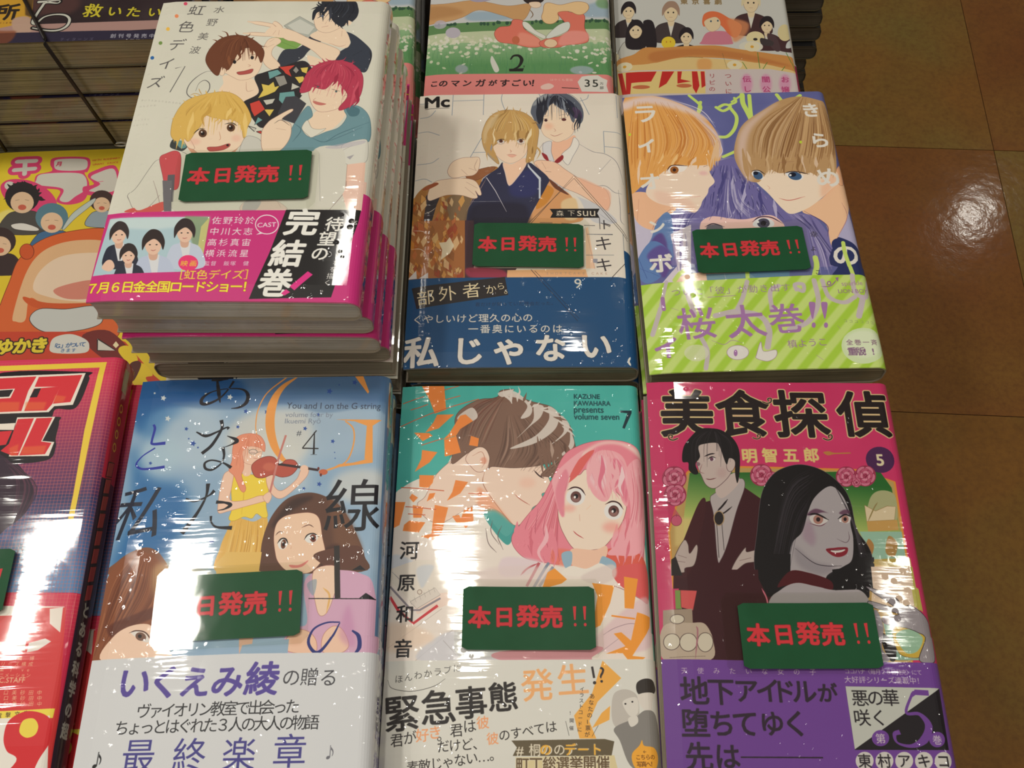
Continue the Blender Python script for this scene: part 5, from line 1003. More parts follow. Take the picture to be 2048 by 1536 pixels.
    T.p("1160,1000 1215,985 1285,1020 1240,1055 1180,1045", (214, 206, 204)); T.e(1218, 1018, 34, 32, (176, 128, 116)); T.e(1218, 1018, 14, 15, (40, 26, 30)); T.l("1150,985 1210,982 1290,1022", (24, 18, 24), 12); T.l("1160,1045 1230,1062 1275,1040", (110, 50, 70), 5)
    T.p("1362,1015 1400,990 1440,1000 1430,1040 1385,1040", (214, 206, 204)); T.e(1402, 1016, 24, 26, (176, 128, 116)); T.e(1402, 1016, 11, 13, (40, 26, 30)); T.l("1352,1015 1400,985 1445,1000", (24, 18, 24), 10)
    T.l("1425,1100 1430,1150 1405,1175 1345,1150", (120, 100, 110), 5); T.p("1270,1222 1330,1212 1370,1208 1420,1212 1410,1255 1360,1275 1310,1262", (140, 34, 50)); T.p("1305,1230 1400,1222 1380,1240 1330,1245", (222, 214, 208)); T.l("1275,1225 1350,1228 1418,1215", (70, 20, 30), 4)
    # lower half
    f2()
    T.q("430,60 940,60 960,640 440,640", MR); T.q("120,180 250,180 240,310 150,320", (214, 56, 108)); T.q("225,190 260,190 270,310 230,310", (130, 160, 80)); T.q("260,190 365,195 340,320 265,300", (222, 92, 92), line=(140, 50, 60), lw=3); T.q("150,315 335,310 340,420 150,420", (170, 150, 130)); T.p("150,420 330,400 420,410 470,520 450,640 160,640", (200, 180, 160))
    for x, y, rx, ry in ((205, 520, 52, 52), (310, 525, 55, 58), (418, 525, 50, 62), (240, 375, 45, 30)): T.e(x, y, rx, ry, (222, 210, 190), line=(90, 70, 66), lw=4)
    T.l("360,420 370,460 355,630", (180, 120, 130), 10); T.l("190,620 420,615", (110, 90, 80), 4)
    T.q("1232,60 1345,45 1400,-20 1500,-20 1510,190 1440,195 1240,185", BK); T.q("750,-40 965,-40 962,150 900,230 820,235 760,120", BK)
    T.p("960,70 1080,80 1220,130 1230,190 1140,170 960,160 880,170", (80, 20, 28)); T.p("820,290 900,190 1000,145 1120,165 1240,190 1390,185 1460,240 1470,320 1500,640 820,640", SG); T.l("780,180 810,240 820,290", (220, 120, 140), 10)
    T.q("1232,60 1345,45 1480,40 1500,190 1390,186 1250,192", BK)
    T.q("1480,40 1740,40 1790,300 1500,240", (226, 200, 176)); T.l("1500,90 1620,150 1700,120", (170, 130, 100), 4); T.p("1500,20 1560,-10 1720,0 1700,40", (196, 170, 90)); T.q("1740,160 1790,180 1820,330 1760,290", (196, 190, 90)); T.l("1740,40 1790,330", (190, 180, 90), 16, s=0, taper=0)
    T.q("1560,400 1640,400 1830,470 1800,640 1640,640 1580,500", (150, 190, 170)); T.p("1620,480 1640,425 1720,420 1830,480 1800,600 1770,625 1680,610 1640,560", (216, 180, 70), line=(120, 90, 40), lw=4); T.p("1640,480 1720,440 1810,490 1780,580 1700,590", (160, 200, 170))
    T.p("1450,170 1480,175 1640,240 1680,300 1740,290 1850,370 1880,440 1900,640 1790,640 1830,500 1780,460 1700,430 1570,405 1560,360 1650,350 1640,335 1490,300 1470,260 1630,300 1500,210", (158, 150, 156), line=(50, 44, 50), lw=4); T.p("1560,365 1590,370 1600,400 1570,405", (90, 30, 50))
    T.p("1540,460 1600,500 1640,560 1635,640 1600,640 1560,560", (30, 26, 30)); T.p("1500,320 1560,420 1550,560 1600,640 1480,640", (150, 142, 150))
    # purple band
    VP = (120, 72, 160)
    T.q("-100,632 150,630 1000,650 1920,655 2300,655 2300,2400 -100,2400", VP)
    T.t('天使みたいな女の子', 285, 706, 1105, 716, 44, (206, 186, 206)); DK = (52, 38, 56)
    for ch, x, y, s in (('地', 350, 835, 190), ('下', 520, 840, 180), ('ア', 680, 835, 165), ('イ', 820, 835, 165), ('ド', 920, 840, 160), ('ル', 1050, 840, 165), ('が', 1200, 850, 130), ('堕', 355, 1040, 190), ('ち', 525, 1045, 175), ('て', 675, 1045, 180), ('ゆ', 845, 1045, 165), ('く', 995, 1045, 175), ('先', 380, 1255, 185), ('は', 560, 1255, 170)): T.ch(ch, x, y, s, DK, bold=4.5)
    T.l("645,1262 1172,1265", DK, 9, s=0, taper=0)
    T.t('ココハナ〈毎月２８日発売〉にて', 1325, 712, 1790, 718, 36, (214, 200, 214), bold=.8); T.t('大好評シリーズ連載中！', 1330, 765, 1795, 772, 46, (214, 200, 214), bold=1.2)
    T.q("1315,808 1925,818 1985,1215 1375,1215", (34, 30, 36)); T.q("1315,808 1925,818 1375,1212", (206, 208, 200)); 
    T.t('悪の華', 1408, 882, 1605, 880, 112, (36, 32, 38), bold=1.5); T.t('咲く', 1420, 1008, 1530, 1008, 112, (36, 32, 38), bold=1.5)
    T.l("1850,850 1760,845", VP, 34, taper=0); T.q("1742,840 1765,832 1765,862 1740,880", VP); T.l("1745,850 1705,975 1790,985 1850,1060 1820,1150 1740,1190 1650,1170 1630,1115 1665,1100", VP, [16, 18, 22, 48, 50, 22, 12, 26, 30], taper=0)
    T.e(1540, 1140, 56, 52, VP); T.ch('第', 1540, 1142, 66, (220, 214, 214), bold=1.5); T.e(1905, 1148, 52, 50, VP); T.ch('巻', 1905, 1150, 62, (214, 204, 214), bold=1.5)
    for i, ch in enumerate('東村アキコ'): T.e(1438 + i * 127, 1285, 58, 58, (222, 218, 212)); T.ch(ch, 1438 + i * 127, 1285, 90, (34, 28, 36), bold=2)
    return T
def art_K():
    T = Print('sheet_red_grid', .128, .182, POSE['K'], (210, 50, 84)); T.use(0, 680, .28)
    T.q("-400,60 1300,60 1300,1800 -400,1800", ('g', (500, 300), (214, 56, 92), (440, 1250), (58, 56, 100)))
    T.q("-400,1100 1300,1100 1300,1800 -400,1800", ('g', (400, 1100), (58, 56, 100), (330, 1700), (90, 130, 180)))
    # engraved grid printed in orange: square cells of 1.55 mm
    T.mm()
    for i in range(84): T.l([(i * 1.55, 2), (i * 1.55, 128)], (214, 110, 100), .16, .8, s=0, taper=0)
    for j in range(84): T.l([(0, 1.5 + j * 1.55), (140, 1.5 + j * 1.55)], (214, 110, 100), .16, .8, s=0, taper=0)
    T.use(0, 680, .28)
    T.p("-100,780 60,830 140,900 210,1000 240,1100 180,1230 60,1330 -100,1400", (52, 34, 52)); T.hair("0,850 100,1000 60,1350", "60,850 260,1050 150,1280", 20, [(90, 50, 70), (40, 28, 44)], 8, .6)
    YE = (238, 206, 70)
    T.q("-400,195 760,150 745,190 -400,232", YE); T.q("715,165 757,158 640,700 540,1190 460,1560 420,1560 520,1100 600,640", YE)
    BK = (28, 22, 28); WH = (238, 226, 214); RD = (216, 44, 56)
    T.p("-60,250 600,222 632,255 628,300 540,480 400,490 370,540 340,545 -60,560", BK); T.q("-60,260 610,232 518,460 385,470 345,512 -60,528", WH)
    T.q("-60,275 258,258 200,360 150,505 -60,515", RD); T.q("275,262 585,246 500,440 375,452 428,330 245,332", RD); T.q("240,345 430,328 370,455 330,500 170,505", RD); T.q("-60,355 105,345 72,412 -60,420", WH); T.q("-60,362 92,352 62,402 -60,408", BK); T.q("245,345 290,342 262,405 210,408", BK)
    T.p("-60,570 390,545 420,580 395,700 395,760 345,850 120,880 40,840 -60,750", BK); T.q("-60,600 110,590 90,690 60,830 345,825 385,725 300,718 392,545 120,550 95,640 -60,640", WH); T.q("-60,655 85,645 40,745 -60,760", RD); T.q("125,562 240,556 125,822 80,822 0,790 60,740", RD); T.q("258,556 372,552 290,722 365,732 318,812 135,822", RD)
    for q in ("0,440 140,440 130,505 -40,510", "390,390 470,400 450,440 380,445", "180,440 330,440 310,495 175,500", "60,770 130,740 120,820 70,820", "160,760 330,750 310,808 145,816"): T.q(q, (232, 120, 60), .55, blur=5)
    T.use(0, 1080, .29685)
    T.q("-300,438 430,445 420,520 -300,520", (240, 232, 224)); T.q("-300,520 215,455 440,450 360,1600 -300,1600", (216, 60, 62)); T.q("-300,690 170,680 165,745 -300,755", (238, 230, 224)); T.q("175,755 190,690 300,660 340,680 250,740", (238, 230, 224)); T.q("330,460 420,450 400,620 330,560", (238, 226, 216)); T.q("-300,455 210,448 190,505 -300,515", (238, 230, 224))
    for i, s in enumerate(('監督　錦織　博', 'シリーズ構成', '音楽　I\'ve', 'アニメーション')): T.t(s, -30, 795 + i * 38, 210 - i * 8, 795 + i * 38, 32, (238, 190, 150), bold=.8)
    T.tl('J.C.STAFF', -40, 960, 160, 958, (240, 200, 160), bold=1.2)
    for i in range(3): T.t('川口美砂田中', -20, 1025 + i * 38, 260, 1025 + i * 38, 34, (238, 190, 150), bold=.8)
    T.q("-300,1165 130,1145 365,1130 350,1195 -300,1215", (240, 216, 80)); T.t('電撃文庫', -10, 1182, 170, 1165, 36, (60, 40, 30), bold=1)
    T.q("-300,1215 100,1195 330,1180 300,1700 -300,1700", (238, 232, 224)); T.p("20,1330 60,1210 190,1150 330,1200 330,1350 250,1480 120,1700 -100,1700 100,1490 40,1420", (214, 44, 52)); T.p("125,1290 150,1215 220,1200 252,1250 230,1310 170,1330", (240, 216, 80)); T.q("-300,1140 0,1150 -20,1200 -300,1210", (240, 216, 80))
    T.mm()
    T.q("127.5,-1 160,-1 160,60 127.5,60", (190, 40, 66)); T.q("127.5,60 160,60 160,190 127.5,190", (50, 34, 54)); T.q("130,4 135,4 135,16 130,16", (170, 160, 110))
    for i in range(4): T.e(133, 24 + i * 6.5, 1.5, 1.8, (190, 40, 66), line=(240, 190, 70), lw=.8)
    for i in range(8): T.q([(130, 52 + i * 8), (136, 50 + i * 8), (135.5, 57 + i * 8), (129.8, 59 + i * 8)], (190, 70, 74), line=(30, 20, 26), lw=.5)
    for i, ch in enumerate('とある科学の超'): T.ch(ch, 133, 118 + i * 8, 6.5, (206, 210, 206), bold=.35)
    return T

def art_M():
    T = Print('sheet_yellow', .132, .175, POSE['M'], (232, 204, 52)); T.use(0, 280, .3125); T.noise(2, 150, 4)
    PK = (226, 70, 120); WH = (216, 212, 200)
    T.mm(); T.use(0, 280, .3125)
    for q, w in (("110,135 225,130", 34), ("90,190 220,180", 32), ("160,130 155,215", 30)): T.l(q, PK, w + 52, s=0, taper=0, cap=1)
    for q, w in (("110,135 225,130", 34), ("90,190 220,180", 32), ("160,130 155,215", 30)): T.l(q, WH, w, s=0, taper=0, cap=1)
    T.p("320,150 350,108 540,105 578,140 560,200 540,210 570,280 540,380 440,412 360,390 380,320 240,300 230,225 330,195", PK); T.p("345,150 370,120 530,118 560,150 530,190 370,190", WH); T.p("230,255 270,215 480,208 545,235 550,310 480,360 430,395 380,380 400,310 240,285", WH)
    T.p("560,230 600,195 740,165 760,340 560,350 530,300 600,280", PK); T.p("580,240 620,210 730,185 735,320 570,325 640,280", WH); T.l("590,270 660,262", PK, 14)
    T.t('WITH ROSEMARY', 600, 128, 760, 112, 22, (206, 70, 60), latin=1, bold=1); T.t('UMAMI SAUCE', 600, 155, 750, 140, 20, (206, 70, 60), latin=1, bold=1); T.ch('月', 378, 150, 40, (206, 50, 90), bold=2)
    T.p("0,300 60,250 200,260 320,330 360,420 250,460 60,400", PK); T.e(60, 290, 34, 28, WH)
    T.p("-60,500 60,440 120,500 60,560 -60,560", (240, 226, 140), .8, blur=8)
    # generic crowd of small figures in plain colours
    def kid(x, y, s, hair, coat, mouth=1):
        T.p([(x - s * 1.6, y + s * 2.4), (x - s * 1.1, y + s * 1.1), (x, y + s * .8), (x + s * 1.2, y + s * 1.0), (x + s * 1.7, y + s * 2.4)], coat, line=(60, 50, 50), lw=3)
        T.e(x, y - s * .2, s * 1.25, s * 1.1, hair); T.e(x, y + s * .2, s * .85, s * .78, (232, 196, 160))
        T.l([(x - s * .5, y + s * .05), (x - s * .2, y)], INK, 4); T.l([(x + s * .2, y), (x + s * .5, y + s * .05)], INK, 4); T.e(x, y + s * .55, s * .3, s * .2, (206, 100, 80))
    T.locks('60,340 100,300 160,290 220,320 250,370', '10,400 50,280 140,262 250,290 285,380', 13, [(44, 38, 40)], 40, j=.1)
    kid(140, 380, 88, (44, 38, 40), (80, 76, 72)); kid(330, 510, 84, (92, 130, 146), (70, 110, 150)); kid(650, 400, 62, (70, 48, 46), (150, 166, 176)); kid(0, 660, 80, (60, 44, 44), (60, 44, 44))
    T.p("70,540 150,530 240,560 230,580 100,570", (226, 222, 214), line=(60, 50, 50), lw=3); T.p("400,560 460,470 560,395 610,370 590,410 480,500 410,570", (196, 206, 200), line=(90, 90, 90), lw=3)
    # large plain orange shapes where the front figure stands
    OR = (222, 104, 52)
    T.p("-60,1240 0,1050 60,900 120,760 260,640 460,580 700,570 760,700 760,1240 500,1260", OR, line=(120, 50, 30), lw=4); T.e(170, 712, 46, 50, (210, 90, 46), line=(120, 50, 30), lw=4)
    T.p("80,1120 160,860 260,720 420,650 640,640 740,700 740,1040 500,1090 300,1060 190,1010 160,1150 100,1160", (232, 186, 140)); T.p("210,950 260,830 400,740 640,720 760,760 760,1020 480,1030 300,1000", (240, 214, 186))
    T.p("150,1000 300,1040 560,1040 700,1020 700,1080 300,1080 180,1050", (212, 92, 44)); T.p("188,1150 250,1080 420,1080 600,1060 655,1120 630,1180 480,1220 280,1225", (206, 208, 204), line=(60, 50, 50), lw=4); T.p("340,960 480,910 620,900 620,1000 430,1015", (214, 120, 104), .8)
    T.q("-60,1225 640,1225 800,1290 980,1500 1100,1600 -60,1600", (206, 70, 44)); T.p("520,1260 700,1220 860,1400 700,1420", (120, 44, 40))
    T.t('ゆかき', 30, 1320, 250, 1310, 120, (236, 214, 60), bold=7, out=(50, 30, 26), ow=8); T.p("318,1310 350,1260 450,1240 540,1270 570,1310 540,1360 340,1360", (222, 220, 212)); T.t('「G」がついて', 345, 1318, 530, 1305, 40, (50, 90, 150), bold=1.5); T.t('きます', 400, 1345, 470, 1343, 30, (50, 90, 150), bold=1)
    T.q("622,1270 740,1345 622,1345", (216, 212, 200), line=(40, 30, 30), lw=7); T.q("720,1310 740,1285 760,1310 740,1330", (240, 226, 180))
    T.p("770,1320 830,1320 880,1400 840,1440 760,1360", (238, 206, 50)); T.p("860,1440 920,1430 975,1500 930,1520 980,1600 850,1560", (238, 206, 50)); T.p("830,1430 880,1410 900,1440 850,1540 810,1500", (90, 44, 36))
    return T

def art_N():
    T = Print('sheet_magazine_dark', .182, .257, POSE['N'], (52, 38, 44)); T.use(0, 0, .20833); T.noise(4, 120, 5)
    T.p("200,-60 700,-60 760,60 600,140 300,120", (96, 62, 60), .8, blur=30); T.q("-200,-100 330,-100 300,170 130,300 -200,330", (222, 168, 52)); T.q("240,-60 330,-60 290,160 240,140", (60, 40, 38), .7, blur=6); T.ch('所', 70, 110, 230, (46, 36, 30), bold=8); T.t('2018年7月号', -20, 216, 190, 212, 30, (120, 70, 40))
    T.q("-200,300 140,235 700,215 1700,175 1900,160 1900,220 1500,262 900,300 400,300 -200,360", (190, 150, 142)); T.p("120,180 280,160 300,290 140,300", (206, 170, 150), blur=8)
    T.q("-300,320 150,305 400,300 900,285 1900,265 1900,480 -300,480", (44, 38, 66)); T.p("-200,300 60,290 150,300 60,400 -200,420", (150, 76, 40), .7, blur=10)
    for w, c in ((46, (28, 22, 26)), (30, (222, 222, 210))): T.l("370,15 560,0 550,25 440,20 400,60 340,150 312,210 345,220 420,160 520,135 620,140 665,180 640,240 560,280 450,285 310,262", c, w if w > 40 else [30, 10, 14, 26, 26, 26, 30, 26, 16, 16, 22, 26, 26, 20, 16, 12][:16], taper=0, cap=1)
    for ch, x, y, s in (('救', 890, 95, 190), ('い', 1100, 100, 150), ('た', 1280, 105, 150), ('い', 1480, 105, 140)): T.ch(ch, x, y, s, (226, 210, 60), bold=5, out=(30, 24, 24), ow=6, rot=4)
    T.t('ティターンズ', 590, 365, 870, 360, 44, (110, 104, 130)); T.t('創刊号発売中', 1080, 330, 1450, 325, 56, (206, 206, 216), bold=2); T.tl('NUM', 1195, 395, 1360, 395, (200, 200, 214), bold=2); T.t('で', 1430, 385, 1430, 385, 50, (200, 200, 214), bold=2)
    return T

def art_G():
    T = Print('sheet_meadow', *S1, POSE['G'], (222, 214, 202)); T.use(820, 0, .21484)
    T.q("-200,-900 2200,-900 2200,200 -200,260", (206, 206, 206)); T.p("1650,40 1900,0 2000,120 1640,150", (150, 176, 196), .8, blur=12); T.p("560,110 900,110 1000,170 560,190", (150, 176, 196), .8, blur=12); T.e(1800, 20, 70, 50, (120, 160, 110), .8, blur=10)
    T.p("-100,10 300,30 600,0 900,50 1100,30 1120,80 1040,190 860,140 640,90 480,160 300,200 -100,210", (206, 160, 110), line=(150, 110, 80), lw=3); T.p("-100,60 300,50 500,110 300,160 -100,180", (176, 126, 80), .6, blur=20); T.p("500,-100 850,-60 700,10 560,0", (170, 160, 180))
    T.q("-200,240 700,200 2200,160 2200,260 700,290 -200,340", (100, 140, 90)); 
    R = T.rng
    for i in range(60): x = R.uniform(-100, 2000); T.e(x, 235 - x * .03 + R.uniform(-8, 8), 14, R.uniform(8, 18), (50, 84, 66), .9)
    T.q("-200,330 700,285 2200,250 2200,420 -200,440", (196, 206, 170)); T.q("-200,400 2200,380 2200,720 -200,720", ('g', (900, 400), (150, 186, 140), (900, 600), (96, 150, 96)))
    for i in range(420): x, y = R.uniform(-150, 2100), R.uniform(440, 720); T.l([(x, y), (x + R.uniform(-10, 10), y - R.uniform(30, 80))], [(70, 130, 76), (130, 180, 120), (60, 120, 100)][i % 3], 7, .6, s=0)
    for i in range(330):
        x = R.uniform(-150, 2100); y = 330 + abs(R.normal()) * 130
        if 560 < x < 1400 and y > 500: continue
        T.e(x, y, R.uniform(10, 26), R.uniform(7, 15), [(224, 222, 200), (206, 210, 180), (230, 226, 214)][i % 3], .85, ang=R.uniform(-30, 30))
    T.e(400, 300, 70, 50, (190, 184, 196)); T.e(280, 220, 60, 40, (190, 184, 200), .8); T.e(480, 640, 60, 40, (176, 176, 196), .7, blur=6); T.e(1600, 650, 110, 40, (176, 186, 206), .7, blur=6); T.p("760,520 790,560 830,650 790,670 750,580", (216, 216, 206))
    SL = (226, 122, 104); TL = (236, 200, 150)
    T.p("785,310 830,250 930,235 960,180 1050,190 1060,260 1160,330 1210,370 1220,430 1100,440 950,405 830,385", SL, line=(150, 70, 60), lw=4); T.p("1020,300 1150,330 1220,380 1200,430 1020,410", (240, 160, 140), .7, blur=10); T.e(985, 370, 36, 38, (200, 110, 80))
    T.p("1375,120 1440,95 1500,110 1620,130 1625,250 1660,330 1640,390 1450,420 1380,440 1240,440 1205,390 1290,350 1400,330 1480,260", SL, line=(150, 70, 60), lw=4); T.p("1450,290 1640,290 1650,370 1450,420 1380,400", (240, 160, 150), .8, blur=8); T.e(1310, 400, 62, 42, (236, 206, 170), line=(170, 90, 70), lw=4)
    T.p("1050,200 1100,210 1170,280 1260,330 1240,355 1130,300 1060,250", (226, 226, 216), line=(120, 120, 110), lw=3); T.p("1480,200 1470,280 1310,350 1270,335 1380,230", (220, 224, 216), line=(120, 120, 110), lw=3)
    T.p("1250,40 1290,20 1400,40 1540,10 1640,20 1665,70 1620,120 1560,130 1480,100 1380,110 1385,170 1330,215 1260,210 1225,160 1240,100", TL, line=(160, 110, 70), lw=4); T.p("1060,-20 1240,-30 1220,20 1100,30", (50, 40, 40)); T.p("1110,20 1200,15 1220,50 1180,70 1130,60", SKIN, line=(150, 110, 90), lw=3); T.l("1110,80 1145,130 1120,170", (120, 90, 60), 8)
    # printed 2
    K = (36, 38, 36); T.l("935,555 965,520 1015,520 1040,560 1010,620 935,655", K, [14, 22, 30, 34, 22, 10], taper=0); T.q("922,640 1060,635 1058,610 1068,612 1050,665 925,665", K)
    T.q("-200,690 1000,686 2200,690 2200,2400 -200,2400", (232, 140, 136))
    for ch, x, s in (('こ', 225, 80), ('の', 310, 90), ('マ', 420, 90), ('ン', 530, 90), ('ガ', 655, 100), ('が', 770, 80), ('す', 880, 100), ('ご', 985, 90), ('い', 1090, 90), ('！', 1170, 100)): T.ch(ch, x, 772, s, (50, 36, 40), bold=3.5, skew=.1)
    T.t('はやくも重版', 1320, 742, 1500, 742, 34, (240, 190, 180)); T.p("1220,800 1290,775 1340,800 1300,830 1230,830", (236, 200, 190)); T.l("1412,815 1570,822", K, 8, s=0, taper=0)
    T.q("1560,760 1600,710 1660,700 1750,695 1790,720 1840,740 1830,790 1850,850 1600,850", (226, 222, 214)); T.ch('3', 1650, 770, 130, K, bold=1.5, latin=1); T.ch('5', 1725, 770, 130, K, bold=1.5, latin=1); T.ch('万', 1785, 772, 36, K); T.ch('部', 1785, 812, 40, K)
    return T

def art_H():
    T = Print('sheet_white_crowd', *S1, POSE['H'], (212, 212, 206)); T.use(1210, 0, .21973)
    BK = (40, 34, 40); MR = (74, 46, 50); SK = (236, 214, 176)
    T.t('東京喜劇', 720, 12, 1030, 14, 70, (150, 126, 86), bold=3)
    def bust(x, y, s, hair, coat, kind=0, shirt=(226, 222, 210)):
        T.p([(x - s * 2.0, y + s * 3.4), (x - s * 1.7, y + s * 1.7), (x - s * .5, y + s * 1.15), (x + s * .5, y + s * 1.15), (x + s * 1.8, y + s * 1.8), (x + s * 2.1, y + s * 3.4)], coat, line=(50, 40, 40), lw=3)
        T.q([(x - s * .4, y + s * 1.1), (x + s * .45, y + s * 1.1), (x, y + s * 2.8)], shirt); T.p([(x - s * .35, y + s * .6), (x + s * .35, y + s * .6), (x + s * .3, y + s * 1.5), (x - s * .25, y + s * 1.5)], SK)
        if kind == 1: T.p([(x - s * 1.1, y + s * 2.2), (x - s * 1.15, y), (x - s * .4, y - s * 1.2), (x + s * .6, y - s * 1.2), (x + s * 1.2, y), (x + s * 1.2, y + s * 2.2)], hair)
        T.e(x, y, s * .82, s * 1.05, SK, line=(120, 90, 70), lw=2)
        T.p([(x - s * 1.0, y + s * .4), (x - s * .98, y - s * .5), (x - s * .4, y - s * 1.25), (x + s * .5, y - s * 1.25), (x + s * 1.0, y - s * .5), (x + s * .98, y + s * .4), (x + s * .6, y - s * .3), (x, y - s * .6), (x - s * .6, y - s * .2)], hair)
        for d in (-.32, .3): T.e(x + d * s, y, s * .09, s * .1, INK)
        T.l([(x - s * .2, y + s * .55), (x + s * .2, y + s * .55)], (150, 80, 70), 4)
    bust(215, 95, 66, BK, (60, 50, 54)); bust(600, 110, 78, (170, 140, 120), (70, 60, 62)); bust(1330, 20, 84, (226, 210, 170), MR); bust(1475, 225, 64, BK, MR)
    T.p("1640,260 1700,230 1730,300 1740,460 1560,440 1580,330", MR); T.e(1640, 290, 66, 76, (226, 210, 160)); T.p("1660,380 1710,350 1700,420 1650,430", (210, 214, 214)); T.p("1480,300 1560,330 1600,440 1560,460 1500,400", (84, 62, 66))
    bust(280, 270, 72, BK, (206, 204, 196), 1); T.p("350,190 440,200 470,420 380,430 370,300", BK); bust(740, 330, 64, BK, BK)
    T.e(578, 385, 64, 56, (238, 206, 60)); T.e(560, 378, 5, 8, (200, 120, 50)); T.e(596, 376, 5, 8, (200, 120, 50))
    T.p("880,370 920,300 1000,280 1120,290 1160,370 1140,400 880,400", (214, 130, 150)); T.p("885,200 900,130 960,100 1040,110 1130,160 1240,220 1230,300 1180,340 1120,300 1070,240 1000,190 940,190 905,240", (232, 120, 76)); T.p("1120,170 1300,200 1290,300 1180,380 1150,300", (232, 150, 100), .8, blur=12); T.p("905,190 1000,150 1050,190 1040,250 980,285 930,260", SK, line=(190, 120, 90), lw=2); T.e(965, 190, 8, 9, (60, 90, 110)); T.e(1028, 185, 8, 9, (60, 90, 110))
    T.e(1370, 340, 84, 60, (236, 220, 170)); T.e(1370, 352, 20, 12, (50, 46, 50)); T.e(1330, 420, 110, 50, (226, 222, 206)); T.p("1420,340 1530,370 1520,410 1430,400", (66, 58, 60))
    T.p("120,530 260,490 360,430 520,430 700,418 1000,410 1200,440 1500,480 1720,520 1750,640 1600,620 1200,540 900,520 700,520 400,580 130,600", (216, 150, 82)); T.p("440,470 900,440 1350,500 1700,600 1200,530 800,500 450,560", (196, 120, 66), .7, blur=12); T.p("120,600 400,580 700,520 1000,530 1400,570 1750,650 1750,680 120,680", (236, 204, 140)); T.p("850,540 960,540 960,630 850,630", (232, 160, 90), .7, blur=10)
    for x, y in ((180, 600), (1180, 590), (1340, 420), (60, 500)): T.e(x, y, 70, 44, (238, 226, 190)); T.e(x, y, 16, 12, (230, 170, 60))
    for q in ("1390,470 1410,620", "1250,560 1300,640", "1650,470 1740,640", "1480,560 1430,640", "1640,600 1610,640"): T.l(q, (86, 140, 60), 24)
    T.l("1070,480 1110,620", (90, 90, 60), 6)
    T.q("-100,645 900,632 1500,625 1780,668 2100,700 2100,1800 -100,1800", (220, 206, 204))
    RD = (206, 46, 42)
    T.q("100,650 910,645 915,850 100,850", (240, 214, 140)); 
    for q in ("120,655 160,655 200,850 160,850", "190,655 470,650 420,740 240,750 230,850 195,850", "520,650 630,650 560,760 490,800", "660,650 700,650 690,720 780,740 660,760", "790,650 840,650 860,780 830,850 800,800", "870,650 905,650 915,780 880,800", "320,735 400,660 440,655 400,735"): T.q(q, RD)
    T.e(330, 790, 80, 18, (200, 90, 60), .8); T.e(720, 780, 70, 18, (200, 90, 60), .8)
    T.t('リピの', 975, 690, 975, 810, 62, (170, 66, 74), bold=1); T.t('ついに', 1120, 690, 1125, 830, 66, (170, 66, 74), bold=1)
    for s, x in (('伝し', 1290), ('闇公', 1465), ('お嬢', 1640)): T.e(x, 760, 52, 90, (226, 150, 190), .8, blur=12); T.t(s, x, 720, x + 5, 810, 80, (190, 60, 120), bold=2)
    T.mm(); T.q("111,120 160,120 160,190 111,190", (166, 36, 90)); T.q("111,-1 160,-1 160,120 111,120", (206, 206, 200))
    return T
# ---------------------------------------------------------------- books
def droop(x, y, w, h, k=1.0):
    """how far the wrapped cover sags towards its edges (film pulls it down)"""
    a = np.clip((-x - (w / 2 - .012)) / .012, 0, 1) ** 2 * .0011
    b = np.clip((np.abs(y) - (h / 2 - .010)) / .010, 0, 1) ** 2 * .0007
    c = .0004 * (1 + np.sin(x * 55 + y * 21) * .6) * (x / w) ** 2 * 4
    return (a + b + c) * k

def sheet_profile(w, t, r, e):
    """cross-section of the jacket: fore edge - front - rounded spine - back; e = inset"""
    pts = []
    xs = np.linspace(-w / 2, w / 2 - r, 18)
    for x in xs: pts.append((x, t - e, x + w / 2))
    u0 = w - r
    for k in range(1, 9):
        a = k / 8 * math.pi / 2
        pts.append((w / 2 - r + math.sin(a) * (r - e), t - r + math.cos(a) * (r - e), u0 + r * a))
    u1 = u0 + r * math.pi / 2
    n = max(1, int((t - 2 * r) / .003))
    for k in range(1, n + 1):
        pts.append((w / 2 - e, t - r - (t - 2 * r) * k / n, u1 + (t - 2 * r) * k / n))
    u2 = u1 + t - 2 * r
    for k in range(1, 9):
        a = k / 8 * math.pi / 2
        pts.append((w / 2 - r + math.cos(a) * (r - e), r - math.sin(a) * (r - e), u2 + r * a))
    u3 = u2 + r * math.pi / 2
    for x in np.linspace(w / 2 - r, -w / 2, 8)[1:]:
        pts.append((x, e, u3 + (w / 2 - r - x)))
    return pts

